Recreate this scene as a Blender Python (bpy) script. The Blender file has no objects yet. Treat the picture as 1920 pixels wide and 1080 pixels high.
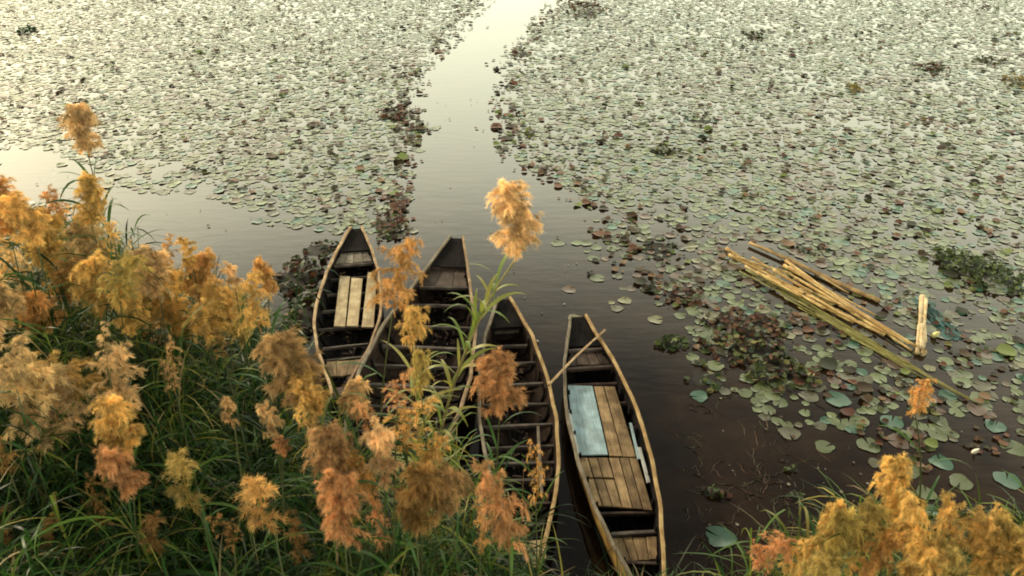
import bpy, math, random
import numpy as np
from mathutils import Vector, Matrix, noise as mnoise

S = bpy.context.scene
R = math.radians
random.seed(7)
rng = np.random.default_rng(7)

# ------------------------------------------------------------------ camera, world, sun
PITCH, CAMH, FPX = R(31), 7.1, 1407.0
cam = bpy.data.objects.new('camera', bpy.data.cameras.new('camera'))
S.collection.objects.link(cam)
cam.location = (0, 0, CAMH)
cam.rotation_euler = (R(90) - PITCH, 0, 0)
cam.data.sensor_width = 36
cam.data.lens = 36 * FPX / 1920
cam.data.clip_end = 3000
S.camera = cam

SUN_EL, SUN_AZ = R(22), R(-48)          # azimuth measured from +Y, negative to the left
w = bpy.data.worlds.new('World'); S.world = w; w.use_nodes = True
nt = w.node_tree; nt.nodes.clear()
sky = nt.nodes.new('ShaderNodeTexSky'); sky.sky_type = 'NISHITA'; sky.sun_disc = False
sky.sun_elevation = SUN_EL; sky.sun_rotation = SUN_AZ
sky.dust_density = 6; sky.air_density = 1.2; sky.ozone_density = 1.0
tint = nt.nodes.new('ShaderNodeMix'); tint.data_type = 'RGBA'; tint.blend_type = 'MULTIPLY'
tint.inputs[0].default_value = 1; tint.inputs[7].default_value = (1.0, 0.95, 0.80, 1)
bg = nt.nodes.new('ShaderNodeBackground'); bg.inputs[1].default_value = 0.05
HAZE_L = 4.7
wo = nt.nodes.new('ShaderNodeOutputWorld')
# bright low haze and cloud band all round the horizon, thinning upward into a dimmer sky
tc = nt.nodes.new('ShaderNodeTexCoord'); sx = nt.nodes.new('ShaderNodeSeparateXYZ'); nt.links.new(tc.outputs['Generated'], sx.inputs[0])
cr = nt.nodes.new('ShaderNodeValToRGB'); cr.color_ramp.interpolation = 'B_SPLINE'
stops = [(0, (.55, .56, .40)), (.20, (.64, .655, .465)), (.38, (1.03, 1.02, .75)), (.50, (.42, .40, .31)), (.62, (.04, .037, .032)), (1.0, (.02, .019, .018))]
while len(cr.color_ramp.elements) < len(stops): cr.color_ramp.elements.new(.5)
for e_, (p_, c_) in zip(cr.color_ramp.elements, stops): e_.position = p_; e_.color = (*c_, 1)
nt.links.new(sx.outputs[2], cr.inputs[0])
hz = nt.nodes.new('ShaderNodeVectorMath'); hz.operation = 'SCALE'; hz.inputs['Scale'].default_value = HAZE_L / .05
nt.links.new(cr.outputs[0], hz.inputs[0])
sm = nt.nodes.new('ShaderNodeVectorMath'); sm.operation = 'ADD'
nt.links.new(sky.outputs[0], tint.inputs[6]); nt.links.new(tint.outputs[2], sm.inputs[0]); nt.links.new(hz.outputs[0], sm.inputs[1])
nt.links.new(sm.outputs[0], bg.inputs[0]); nt.links.new(bg.outputs[0], wo.inputs[0])
sd = bpy.data.lights.new('sun', 'SUN'); sd.energy = 2.9; sd.angle = R(4); sd.color = (1.0, 0.84, 0.60)
so = bpy.data.objects.new('sun', sd); S.collection.objects.link(so)
SUNV = Vector((math.sin(SUN_AZ) * math.cos(SUN_EL), math.cos(SUN_AZ) * math.cos(SUN_EL), math.sin(SUN_EL)))
so.rotation_euler = SUNV.to_track_quat('Z', 'Y').to_euler()
S.view_settings.view_transform = 'Standard'; S.view_settings.look = 'None'
S.view_settings.exposure = 0.0; S.view_settings.gamma = 1
S.cycles.max_bounces = 6; S.cycles.diffuse_bounces = 2; S.cycles.glossy_bounces = 2
S.cycles.transmission_bounces = 3; S.cycles.transparent_max_bounces = 4
S.cycles.filter_width = 1.9

# ------------------------------------------------------------------ helpers
cp, sp = math.cos(PITCH), math.sin(PITCH)
def ray(px, py):
    u = (px - 960) / FPX; v = (py - 540) / FPX
    return (u, cp - v * sp, -sp - v * cp)
def at(px, py, z=0.0):
    d = ray(px, py); k = (z - CAMH) / d[2]
    return Vector((d[0] * k, d[1] * k, z))
def atd(px, py, depth):
    d = ray(px, py)
    return Vector((d[0] * depth, d[1] * depth, CAMH + d[2] * depth))
def proj(x, y, z):
    h = CAMH - z
    dep = y * cp + h * sp
    return 960 + FPX * x / dep, 540 + FPX * (h * cp - y * sp) / dep, dep

def link(o, parent=None):
    S.collection.objects.link(o)
    if parent is not None: o.parent = parent
    return o
def mesh(name, verts, faces, mat=None, smooth=False):
    me = bpy.data.meshes.new(name)
    me.from_pydata([tuple(v) for v in verts], [], faces)
    if mat: me.materials.append(mat)
    if smooth: me.polygons.foreach_set('use_smooth', [True] * len(me.polygons))
    me.update()
    return me
def obj(name, me, parent=None, **props):
    o = bpy.data.objects.new(name, me)
    link(o, parent)
    for k, v in props.items(): o[k] = v
    return o
def empty(name, loc, rz=0.0, **props):
    o = bpy.data.objects.new(name, None); o.empty_display_size = .2
    o.location = loc; o.rotation_euler = (0, 0, rz)
    link(o)
    for k, v in props.items(): o[k] = v
    return o
def tag(o, label, cat, group=None):
    o['label'] = label; o['category'] = cat
    if group: o['group'] = group
    return o
def np_mesh(name, V, F, mat, smooth=False, col=None, vcol=None):
    """V (n,3) float, F (m,k) int; col per face rgb"""
    me = bpy.data.meshes.new(name)
    V = np.asarray(V, np.float32); F = np.asarray(F, np.int32)
    m, k = F.shape
    me.vertices.add(len(V)); me.vertices.foreach_set('co', V.ravel())
    me.loops.add(m * k); me.loops.foreach_set('vertex_index', F.ravel())
    me.polygons.add(m)
    me.polygons.foreach_set('loop_start', np.arange(m, dtype=np.int32) * k)
    me.polygons.foreach_set('loop_total', np.full(m, k, np.int32))
    if smooth: me.polygons.foreach_set('use_smooth', np.ones(m, bool))
    me.update(calc_edges=True)
    if col is not None:
        a = me.attributes.new('col', 'FLOAT_COLOR', 'FACE')
        c = np.ones((m, 4), np.float32); c[:, :3] = col
        a.data.foreach_set('color', c.ravel())
    if mat: me.materials.append(mat)
    return me

# ------------------------------------------------------------------ materials
def new_mat(name):
    m = bpy.data.materials.new(name); m.use_nodes = True
    n = m.node_tree.nodes; l = m.node_tree.links
    return m, n, l, n['Principled BSDF']
def ramp(n, stops):
    r = n.new('ShaderNodeValToRGB'); e = r.color_ramp.elements
    while len(e) < len(stops): e.new(.5)
    for i, (p, c) in enumerate(stops):
        e[i].position = p; e[i].color = (*c, 1)
    return r
def wood(name, dark, light, rough=.75, stretch=(14, 1.2, 14), wear=None, bump=.35, spec=.25):
    m, n, l, b = new_mat(name)
    tc = n.new('ShaderNodeTexCoord'); mp = n.new('ShaderNodeMapping'); mp.inputs[3].default_value = stretch
    oi = n.new('ShaderNodeObjectInfo')
    add = n.new('ShaderNodeVectorMath'); add.operation = 'ADD'
    sc = n.new('ShaderNodeMath'); sc.operation = 'MULTIPLY'; sc.inputs[1].default_value = 37
    l.new(oi.outputs['Random'], sc.inputs[0])
    l.new(tc.outputs['Object'], add.inputs[0]); l.new(sc.outputs[0], add.inputs[1]); l.new(add.outputs[0], mp.inputs[0])
    nz = n.new('ShaderNodeTexNoise'); nz.inputs['Scale'].default_value = 2.5; nz.inputs['Detail'].default_value = 6; nz.inputs['Roughness'].default_value = .7
    l.new(mp.outputs[0], nz.inputs[0])
    r = ramp(n, [(.3, dark), (.72, light)]); l.new(nz.outputs[0], r.inputs[0])
    n2 = n.new('ShaderNodeTexNoise'); n2.inputs['Scale'].default_value = 5; n2.inputs['Detail'].default_value = 5
    l.new(add.outputs[0], n2.inputs[0])
    r2 = ramp(n, [(.42, (.42, .38, .36) if wear is None else wear), (.62, (1, 1, 1))]); l.new(n2.outputs[0], r2.inputs[0])
    mx = n.new('ShaderNodeMix'); mx.data_type = 'RGBA'; mx.blend_type = 'MULTIPLY'; mx.inputs[0].default_value = .8
    l.new(r.outputs[0], mx.inputs[6]); l.new(r2.outputs[0], mx.inputs[7])
    hv = n.new('ShaderNodeHueSaturation')
    mr = n.new('ShaderNodeMapRange'); mr.inputs[3].default_value = .72; mr.inputs[4].default_value = 1.25
    l.new(oi.outputs['Random'], mr.inputs[0]); l.new(mr.outputs[0], hv.inputs['Value']); l.new(mx.outputs[2], hv.inputs['Color'])
    l.new(hv.outputs[0], b.inputs['Base Color'])
    b.inputs['Roughness'].default_value = rough; b.inputs['Specular IOR Level'].default_value = spec
    bp = n.new('ShaderNodeBump'); bp.inputs['Strength'].default_value = bump; bp.inputs['Distance'].default_value = .01
    l.new(nz.outputs[0], bp.inputs['Height']); l.new(bp.outputs[0], b.inputs['Normal'])
    return m

def leafy(name, base=None, trans=.35, rough=.5, use='attr', tmul=(1.2, 1.25, .7), spec=.4):
    """thin foliage: colour from face attribute 'col' or from the object's colour, part translucent"""
    m, n, l, b = new_mat(name)
    if use == 'attr':
        a = n.new('ShaderNodeAttribute'); a.attribute_name = 'col'; src = a.outputs['Color']
    else:
        a = n.new('ShaderNodeObjectInfo'); src = a.outputs['Color']
        at_ = n.new('ShaderNodeAttribute'); at_.attribute_name = 'col'
        mm = n.new('ShaderNodeMix'); mm.data_type = 'RGBA'; mm.blend_type = 'MULTIPLY'; mm.inputs[0].default_value = 1
        l.new(src, mm.inputs[6]); l.new(at_.outputs['Color'], mm.inputs[7]); src = mm.outputs[2]
    l.new(src, b.inputs['Base Color']); b.inputs['Roughness'].default_value = rough
    b.inputs['Specular IOR Level'].default_value = spec
    t = n.new('ShaderNodeBsdfTranslucent')
    tm = n.new('ShaderNodeMix'); tm.data_type = 'RGBA'; tm.blend_type = 'MULTIPLY'; tm.inputs[0].default_value = 1
    tm.inputs[7].default_value = (*tmul, 1); l.new(src, tm.inputs[6]); l.new(tm.outputs[2], t.inputs[0])
    ms = n.new('ShaderNodeMixShader'); ms.inputs[0].default_value = trans
    l.new(b.outputs[0], ms.inputs[1]); l.new(t.outputs[0], ms.inputs[2])
    l.new(ms.outputs[0], n['Material Output'].inputs[0])
    return m

M_leaf = leafy('reed_leaf', trans=.3, rough=.45, spec=.22)
M_plume = leafy('reed_plume', trans=.5, rough=.9, use='obj', tmul=(1.12, 1.02, .85), spec=.1)
M_stem = leafy('reed_stem', trans=.05, rough=.5)
M_pad = leafy('pad_leaf', trans=.04, rough=.36, use='attr', tmul=(1, 1, .7), spec=.5)
M_weed = leafy('floating_leaf', trans=.15, rough=.6, spec=.25)

# water
def water_mat():
    m, n, l, b = new_mat('lake_water')
    g = n.new('ShaderNodeNewGeometry')
    n1 = n.new('ShaderNodeTexNoise'); n1.inputs['Scale'].default_value = .8; n1.inputs['Detail'].default_value = 8; n1.inputs['Roughness'].default_value = .65
    l.new(g.outputs['Position'], n1.inputs[0])
    r = ramp(n, [(.35, (.007, .0045, .003)), (.7, (.030, .017, .009))]); l.new(n1.outputs[0], r.inputs[0])
    l.new(r.outputs[0], b.inputs['Base Color'])
    b.inputs['Roughness'].default_value = .04; b.inputs['IOR'].default_value = 1.333
    mp = n.new('ShaderNodeMapping'); mp.inputs[3].default_value = (.7, 2.2, 1)
    l.new(g.outputs['Position'], mp.inputs[0])
    n2 = n.new('ShaderNodeTexNoise'); n2.inputs['Scale'].default_value = 2.2; n2.inputs['Detail'].default_value = 3
    l.new(mp.outputs[0], n2.inputs[0])
    bp = n.new('ShaderNodeBump'); bp.inputs['Strength'].default_value = .05; bp.inputs['Distance'].default_value = .05
    l.new(n2.outputs[0], bp.inputs['Height']); l.new(bp.outputs[0], b.inputs['Normal'])
    return m
M_water = water_mat()
def ground_mat():
    m, n, l, b = new_mat('muddy_bank')
    g = n.new('ShaderNodeNewGeometry')
    n1 = n.new('ShaderNodeTexNoise'); n1.inputs['Scale'].default_value = 7; n1.inputs['Detail'].default_value = 8
    l.new(g.outputs['Position'], n1.inputs[0])
    r = ramp(n, [(.35, (.012, .012, .007)), (.6, (.03, .024, .013)), (.75, (.02, .03, .012))]); l.new(n1.outputs[0], r.inputs[0])
    l.new(r.outputs[0], b.inputs['Base Color']); b.inputs['Roughness'].default_value = .9
    bp = n.new('ShaderNodeBump'); bp.inputs['Distance'].default_value = .05; l.new(n1.outputs[0], bp.inputs['Height']); l.new(bp.outputs[0], b.inputs['Normal'])
    return m

M_hull = wood('tarred_hull_wood', (.005, .0045, .005), (.022, .018, .017), rough=.9, spec=.08)
M_hull_b = wood('brown_hull_wood', (.010, .007, .006), (.05, .033, .024), rough=.9, spec=.08)
M_beam = wood('grey_beam_wood', (.06, .05, .045), (.20, .165, .14), stretch=(1.2, 14, 14))
M_deck = wood('brown_deck_wood', (.16, .105, .05), (.42, .29, .15))
M_deck2 = wood('dark_deck_wood', (.04, .027, .022), (.12, .08, .062))
M_pale = wood('pale_plank_wood', (.38, .30, .17), (.66, .54, .34), wear=(.6, .55, .5))
M_gun = wood('gunwale_wood', (.30, .20, .115), (.62, .45, .27), wear=(.5, .42, .36))
M_gung = wood('grey_gunwale_wood', (.17, .145, .11), (.42, .35, .26), wear=(.5, .45, .4))
M_guny = wood('yellow_gunwale_wood', (.34, .23, .10), (.66, .48, .24), wear=(.55, .45, .35))
M_yel = wood('ochre_painted_hull', (.30, .19, .05), (.55, .37, .10), wear=(.4, .33, .3))
M_blue = wood('blue_painted_board', (.22, .34, .40), (.42, .56, .62), wear=(.66, .62, .58), bump=.5)
M_white = wood('white_painted_board', (.50, .52, .50), (.72, .74, .72), wear=(.6, .6, .6))
M_cane = wood('dry_cane', (.30, .20, .07), (.74, .56, .25), rough=.5, stretch=(20, 20, 1), wear=(.55, .42, .3))
M_polew = wood('brown_pole_wood', (.18, .11, .05), (.50, .34, .15), rough=.6, stretch=(20, 20, 1.2))
M_straw = wood('straw_cane', (.5, .38, .2), (.72, .58, .36), rough=.5, stretch=(20, 20, 1.2), wear=(.6, .5, .4))

# ------------------------------------------------------------------ setting: water and bank
me = mesh('water', [(-900, -60, 0), (900, -60, 0), (900, 1800, 0), (-900, 1800, 0)], [(0, 1, 2, 3)], M_water)
obj('water', me, kind='structure')

SHORE = [(-60, 15), (-12, 11.3), (-8, 10.6), (-5.5, 10.4), (-4.4, 9.6), (-3.6, 8.3), (-2.9, 7.3), (-2.45, 6.3), (-2.1, 5.4), (-1.5, 5.0), (-0.6, 4.9), (0, 4.8), (.8, 4.4), (1.8, 4.2), (3, 4.5), (5, 4.5), (60, 5)]
SX = np.array([a for a, _ in SHORE]); SY = np.array([b for _, b in SHORE])
def shore_y(x): return np.interp(x, SX, SY)
def ground_z(x, y):
    e = shore_y(x) - y
    n = .06 * np.sin(x * 2.3 + y) + .05 * np.sin(y * 3.1 - x * 1.7)
    return np.where(e > 0, np.minimum(.33 * e, 1.5 + .1 * e), .45 * e) + n * np.clip(e + .2, 0, 1)
gx = np.concatenate([np.linspace(-60, -12, 17)[:-1], np.linspace(-12, 9, 106), np.linspace(9, 60, 17)[1:]])
gy = np.concatenate([np.linspace(-60, -4, 12)[:-1], np.linspace(-4, 16, 101)])
GX, GY = np.meshgrid(gx, gy); GZ = ground_z(GX, GY); GZ = np.maximum(GZ, -.8)
V = np.stack([GX, GY, GZ], -1).reshape(-1, 3)
nx, ny = len(gx), len(gy)
I = np.arange(nx * ny).reshape(ny, nx)
F = np.stack([I[:-1, :-1], I[:-1, 1:], I[1:, 1:], I[1:, :-1]], -1).reshape(-1, 4)
obj('bank', np_mesh('bank', V, F, ground_mat(), True), kind='structure')

# ------------------------------------------------------------------ boats
def boxq(quad, z0, z1, jitter=0):
    """a plank: four plan corners (x, y) counter-clockwise, bottom z0, top z1, chamfered top"""
    cx = sum(q[0] for q in quad) / 4; cy = sum(q[1] for q in quad) / 4
    v = []
    for q in quad: v.append((q[0], q[1], z0))
    for q in quad: v.append((q[0], q[1], z1 - .005))
    for q in quad:
        dx, dy = cx - q[0], cy - q[1]
        v.append((q[0] + math.copysign(min(.005, abs(dx)), dx), q[1] + math.copysign(min(.005, abs(dy)), dy), z1))
    f = [(3, 2, 1, 0), (8, 9, 10, 11)]
    for i in range(4):
        j = (i + 1) % 4
        f.append((i, j, 4 + j, 4 + i)); f.append((4 + i, 4 + j, 8 + j, 8 + i))
    return v, f
def sweep(pts, w, h, wob=0.0, seed=0):
    """rectangular bar with rounded shoulders along a polyline, up = z"""
    rnd = random.Random(seed)
    v = []; f = []; n = len(pts)
    prof = [(-.5, -.5), (.5, -.5), (.5, .25), (.32, .5), (-.32, .5), (-.5, .25)]
    for i, p in enumerate(pts):
        a = Vector(pts[max(0, i - 1)]); b = Vector(pts[min(n - 1, i + 1)])
        t = (b - a).normalized(); s = Vector((t.y, -t.x, 0)).normalized(); u = s.cross(t)
        k = 1 + rnd.uniform(-wob, wob)
        for (q, r) in prof:
            v.append(Vector(p) + s * q * w * k + u * r * h)
    m = len(prof)
    for i in range(n - 1):
        for j in range(m):
            k = (j + 1) % m
            f.append((i * m + j, i * m + k, (i + 1) * m + k, (i + 1) * m + j))
    f.append(tuple(range(m - 1, -1, -1))); f.append(tuple((n - 1) * m + j for j in range(m)))
    return v, f
def tube(pts, radii, n=8, seed=0):
    v = []; f = []; m = len(pts)
    for i, p in enumerate(pts):
        a = Vector(pts[max(0, i - 1)]); b = Vector(pts[min(m - 1, i + 1)])
        t = (b - a).normalized()
        s = t.cross(Vector((0, 0, 1)));
        if s.length < .05: s = t.cross(Vector((1, 0, 0)))
        s.normalize(); u = s.cross(t)
        for k in range(n):
            an = 2 * math.pi * k / n
            v.append(Vector(p) + (s * math.cos(an) + u * math.sin(an)) * radii[i])
    for i in range(m - 1):
        for k in range(n):
            q = (k + 1) % n
            f.append((i * n + k, i * n + q, (i + 1) * n + q, (i + 1) * n + k))
    f.append(tuple(range(n - 1, -1, -1))); f.append(tuple((m - 1) * n + k for k in range(n)))
    return v, f

class Boat:
    def __init__(s, bow, stern, tab, zg, zend, label, m_hull, m_gl, m_gr, m_out=None, bow_cut=.0):
        s.bow, s.stern = Vector(bow), Vector(stern)
        s.L = (s.bow - s.stern).length
        d = (s.bow - s.stern) / s.L
        s.rz = math.atan2(-d.x, d.y)
        c = (s.bow + s.stern) / 2
        s.root = empty('wooden_boat', (c.x, c.y, 0), s.rz); tag(s.root, label, 'boat', 'wooden boats moored side by side')
        s.M = Matrix.Translation((c.x, c.y, 0)) @ Matrix.Rotation(s.rz, 4, 'Z'); s.Mi = s.M.inverted()
        s.tt = [a for a, _ in tab]; s.ww = [b for _, b in tab]
        s.zg0, s.zend = zg, zend
        s.mh, s.seed = m_hull, int(s.L * 1000)
        N = 44
        ys = [s.L / 2 - s.L * i / N for i in range(N + 1)]
        V = []; K = 16
        for y in ys:
            w_, zg, zb, zi = s.w(y), s.zg(y), s.zb(y), s.zi(y)
            out = [(w_, zg), (w_ * .97, zg * .62 + zb * .38 * .5), (w_ * .86, zg * .25 + zb * .5), (w_ * .5, zb)]
            iw = max(.01, w_ - .03)
            inn = [(iw, zg - .004), (iw * .96, zg * .6 + zi * .4), (iw * .84, zg * .2 + zi * .8), (iw * .45, zi)]
            ring = [(-a, b) for a, b in out] + [(a, b) for a, b in reversed(out)] + inn + [(-a, b) for a, b in reversed(inn)]
            V += [(a, y, b) for a, b in ring]
        F = []
        for i in range(N):
            for k in range(K):
                q = (k + 1) % K
                F.append((i * K + k, (i + 1) * K + k, (i + 1) * K + q, i * K + q))
        F.append(tuple(range(K))); F.append(tuple(N * K + k for k in reversed(range(K))))
        me = mesh('hull', V, F, m_hull)
        if m_out:
            me.materials.append(m_out)
            for i in range(N * K):
                if i % K in (0, 1, 5, 6): me.polygons[i].material_index = 1
        obj('hull', me, s.root)
        for side, mg, sg in ((-1, m_gl, 0), (1, m_gr, 1)):
            pts = []
            for i in range(41):
                y = s.L / 2 - .03 - (s.L - .06) * i / 40
                pts.append((side * (s.w(y) - .004) + .003 * math.sin(i * 1.3 + s.seed + sg * 2), y, s.zg(y) + .018 + .005 * math.sin(i * .9 + sg)))
            v, f = sweep(pts, .044, .042, .07, s.seed + sg)
            obj('gunwale', mesh('gunwale', v, f, mg), s.root)
    def w(s, y): return float(np.interp(s.L / 2 - y, s.tt, s.ww))
    def k(s, y): return min(1.0, abs(2 * y / s.L))
    def zg(s, y): return s.zg0 + (s.zend - s.zg0) * s.k(y) ** 2.4
    def zb(s, y): return -.12 + .16 * s.k(y) ** 4
    def zi(s, y): return .035 + .12 * s.k(y) ** 4
    def iw(s, y, z):
        zg, zi = s.zg(y), s.zi(y); f = max(0, min(1, (z - zi) / (zg - zi)))
        return max(.02, (s.w(y) - .03)) * float(np.interp(f, [0, .2, .6, 1], [.45, .84, .96, 1]))
    def loc(s, px, py, z):
        return s.Mi @ at(px, py, z)
    def part(s, name, v, f, mat, label=None):
        o = obj(name, mesh(name, v, f, mat), s.root)
        if label: o['label'] = label
        return o
    def beam(s, y, z, mat=None, wd=.05, th=.045, tilt=None, name='cross_beam'):
        if tilt is None: tilt = random.uniform(-.022, .022)
        wd *= random.uniform(.8, 1.15)
        a = s.iw(y, z) - .004
        v, f = sweep([(-a, y + tilt, z - th / 2), (0, y, z - th / 2 + .004), (a, y - tilt, z - th / 2)], wd, th)
        s.part(name, v, f, mat or M_beam)
    def rib(s, y):
        pts = []
        for (fx, fz) in [(-1, .92), (-.965, .6), (-.86, .2), (-.45, 0), (.45, 0), (.86, .2), (.965, .6), (1, .92)]:
            iw = max(.05, s.w(y) - .045)
            pts.append((iw * fx * .985, y, s.zi(y) + .012 + fz * (s.zg(y) - s.zi(y)) * .97))
        v = []; f = []; t = .028
        for i, p in enumerate(pts):
            v += [(p[0], y - .02, p[2] - .012), (p[0], y + .02, p[2] - .012), (p[0] * (1 - t / max(.1, s.w(y))) , y + .02, p[2] + t * (1 if abs(p[0]) < s.w(y) * .7 else .3)), (p[0] * (1 - t / max(.1, s.w(y))), y - .02, p[2] + t * (1 if abs(p[0]) < s.w(y) * .7 else .3))]
        for i in range(len(pts) - 1):
            for k in range(4):
                q = (k + 1) % 4
                f.append((i * 4 + k, i * 4 + q, (i + 1) * 4 + q, (i + 1) * 4 + k))
        f.append((3, 2, 1, 0)); b = (len(pts) - 1) * 4; f.append((b, b + 1, b + 2, b + 3))
        s.part('rib', v, f, M_hull)
    def floor_boards(s, y0, y1, n=4, gap=.02, mat=None):
        z = max(s.zi(y0), s.zi(y1)) + .03
        for i in range(n):
            q = []
            for (y, e) in ((y0, 0), (y0, 1), (y1, 1), (y1, 0)):
                wd = s.w(y) * .9
                q.append((-wd / 2 + wd * (i + e) / n + (gap / 2 if e == 0 else -gap / 2), y))
            v, f = boxq(q, z - .02, z + random.uniform(0, .008))
            s.part('floor_board', v, f, mat or M_hull)
    def quad_plank(s, pxq, z, th, mat, name='deck_plank', label=None):
        """plank given by its four corners seen in the photograph, at height z"""
        q = [s.loc(a, b, z) for a, b in pxq]
        q = [(p.x, p.y) for p in q]
        area = sum(q[i][0] * q[(i + 1) % 4][1] - q[(i + 1) % 4][0] * q[i][1] for i in range(4))
        if area < 0: q.reverse()
        v, f = boxq(q, z - th, z + random.uniform(-.002, .004))
        return s.part(name, v, f, mat, label)
    def deck(s, y0, y1, z, n, mat, gap=.008, th=.022, name='deck_plank', inset=.01):
        """n lengthwise planks filling the boat's width between y0 > y1"""
        cuts = [0] + sorted((i + random.uniform(-.12, .12)) / n for i in range(1, n)) + [1]
        for i in range(n):
            q = []
            for (y, e) in ((y0, 0), (y1, 0), (y1, 1), (y0, 1)):
                a = s.iw(y, z) - inset; yy = y + random.uniform(-.012, .012)
                q.append((-a + 2 * a * cuts[i + e] + (gap / 2 if e == 0 else -gap / 2), yy))
            v, f = boxq(q, z - th, z + random.uniform(-.004, .004))
            s.part(name, v, f, mat)
    def stem_deck(s, y0, y1, mat, drop=.035):
        """the solid triangular block closing one end of the boat"""
        ys = [y0 + (y1 - y0) * i / 6 for i in range(7)]
        v = []; f = []
        for y in ys:
            a = s.w(y) - .032; z = s.zg(y) - drop
            v += [(-a, y, z - .03), (a, y, z - .03), (a, y, z), (-a, y, z)]
        for i in range(6):
            for k in range(4):
                q = (k + 1) % 4
                f.append((i * 4 + k, i * 4 + q, (i + 1) * 4 + q, (i + 1) * 4 + k))
        f.append((3, 2, 1, 0)); f.append((24, 25, 26, 27))
        s.part('end_deck', v, f, mat)

def Y(b, py, z, px=None):          # local y of an image row on the boat's axis
    best = None
    for i in range(401):
        y = b.L / 2 - b.L * i / 400
        p = b.M @ Vector((0, y, z)); q = proj(*p)
        d = abs(q[1] - py)
        if best is None or d < best[0]: best = (d, y)
    return best[1]

# boat 1: black tarred boat on the left with three pale planks
b1 = Boat((-3.08, 13.33), (-2.40, 8.10), [(0, .10), (.2, .16), (.8, .31), (1.6, .455), (2.6, .54), (3.2, .535), (4.0, .41), (4.6, .24), (5.1, .11), (5.3, .10)], .40, .50,
          'black tarred wooden boat carrying three pale loose planks, leftmost of the row', M_hull, M_gun, M_gun)
b1.stem_deck(b1.L / 2 - .004, Y(b1, 466, .45), M_hull)
b1.deck(Y(b1, 468, .38), Y(b1, 492, .36), .36, 4, wood('weathered_bow_plank', (.17, .15, .12), (.36, .31, .24)))
b1.beam(Y(b1, 496, .35), .36, wd=.05)
for py in (520, 550, 580, 613, 648, 666): b1.beam(Y(b1, py, .25), .25 if py != 666 else .2, wd=.05)
for i in range(9): b1.rib(1.7 - i * .42)
b1.floor_boards(1.6, -1.9)
for q in ([(637, 517), (656, 518), (647, 612), (626, 611)], [(659, 521), (680, 522), (671, 612), (650, 611)], [(690, 510), (707, 512), (701, 614), (678, 613)]):
    b1.quad_plank(q, .285, .022, M_pale, 'loose_plank', 'pale dry plank laid lengthwise over the beams')
b1.deck(Y(b1, 677, .34), Y(b1, 704, .36), .35, 3, M_deck)
b1.stem_deck(Y(b1, 728, .42), -b1.L / 2 + .004, M_deck2)

# boat 2: the widest boat, dark brown
b2 = Boat((-1.05, 12.72), (-1.62, 5.75), [(0, .12), (.3, .19), (1.0, .34), (1.8, .50), (3.0, .74), (4.2, .81), (5.0, .76), (5.8, .58), (6.5, .32), (7.1, .10)], .52, .60,
          'widest dark brown wooden boat with bare cross beams, second from the left', M_hull_b, M_gung, M_gun)
b2.stem_deck(b2.L / 2 - .004, Y(b2, 500, .52), M_hull)
b2.deck(Y(b2, 504, .46), Y(b2, 536, .46), .46, 3, M_deck2)
b2.beam(Y(b2, 502, .48), .50, mat=M_deck2, wd=.06)
b2.beam(Y(b2, 538, .48), .485, wd=.06)
for py in (572, 612, 650, 686, 724, 765, 810): b2.beam(Y(b2, py, .34), .34, wd=.06)
for i in range(12): b2.rib(2.2 - i * .42)
b2.floor_boards(2.1, -2.4, 6)
b2.stem_deck(-b2.L / 2 + .6, -b2.L / 2 + .004, M_deck2)

# boat 3: long slim boat half overgrown by reeds
b3 = Boat((-.13, 10.68), (.25, 5.3), [(0, .09), (.15, .14), (1.06, .375), (2.1, .50), (3.0, .52), (3.9, .44), (4.5, .31), (5.1, .13), (5.4, .09)], .40, .50,
          'slim wooden boat with empty cross beams, third from the left, half hidden by reeds', M_hull_b, M_gung, M_guny)
b3.stem_deck(b3.L / 2 - .004, Y(b3, 612, .42), M_hull)
for py in (620, 648, 682, 720, 757, 797, 837, 868, 900, 945, 985): b3.beam(Y(b3, py, .28), .28, wd=.055, mat=M_beam)
for i in range(11): b3.rib(2.0 - i * .40)
b3.floor_boards(1.9, -1.9)
v, f = sweep([b3.loc(1009, 800, .31), b3.loc(1012, 860, .312), b3.loc(1016, 925, .31)], .04, .03)
b3.part('side_batten', v, f, M_gung)
b3.deck(-b3.L / 2 + .42, -b3.L / 2 + .14, .40, 2, M_pale)
b3.stem_deck(-b3.L / 2 + .12, -b3.L / 2 + .004, M_pale)

# boat 4: boat with the blue board and ochre gunwale
b4 = Boat((1.06, 10.14), (1.45, 4.72), [(0, .12), (.4, .20), (1.1, .36), (1.7, .44), (2.3, .49), (3.2, .47), (4.0, .385), (4.9, .20), (5.45, .09)], .40, .50,
          'ochre edged wooden boat decked with brown planks and a pale blue board, rightmost', M_hull, M_gung, M_guny, M_yel)
b4.stem_deck(b4.L / 2 - .004, Y(b4, 648, .42), M_hull)
b4.beam(Y(b4, 655, .40), .41, wd=.06)
b4.deck(Y(b4, 660, .37), Y(b4, 684, .37), .37, 4, M_deck2)
b4.beam(Y(b4, 689, .38), .385, wd=.07, mat=M_deck2)
for py in (722, 760, 805, 848, 905): b4.beam(Y(b4, py, .25), .275, wd=.05, mat=M_deck2)
for i in range(10): b4.rib(1.8 - i * .42)
b4.floor_boards(1.9, -1.7)
ZD = .315
b4.quad_plank([(1064, 722), (1111, 723), (1140, 852), (1079, 853)], ZD + .012, .02, M_blue, 'painted_board', 'pale blue painted board')
b4.quad_plank([(1063, 768), (1069, 768), (1086, 850), (1078, 850)], ZD + .03, .015, M_white, 'side_strip', 'whitish painted strip along left side')
b4.quad_plank([(1114, 724), (1131, 724), (1167, 855), (1143, 854)], ZD, .022, M_deck)
b4.quad_plank([(1133, 724), (1153, 725), (1193, 857), (1169, 856)], ZD, .022, M_deck)
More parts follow.
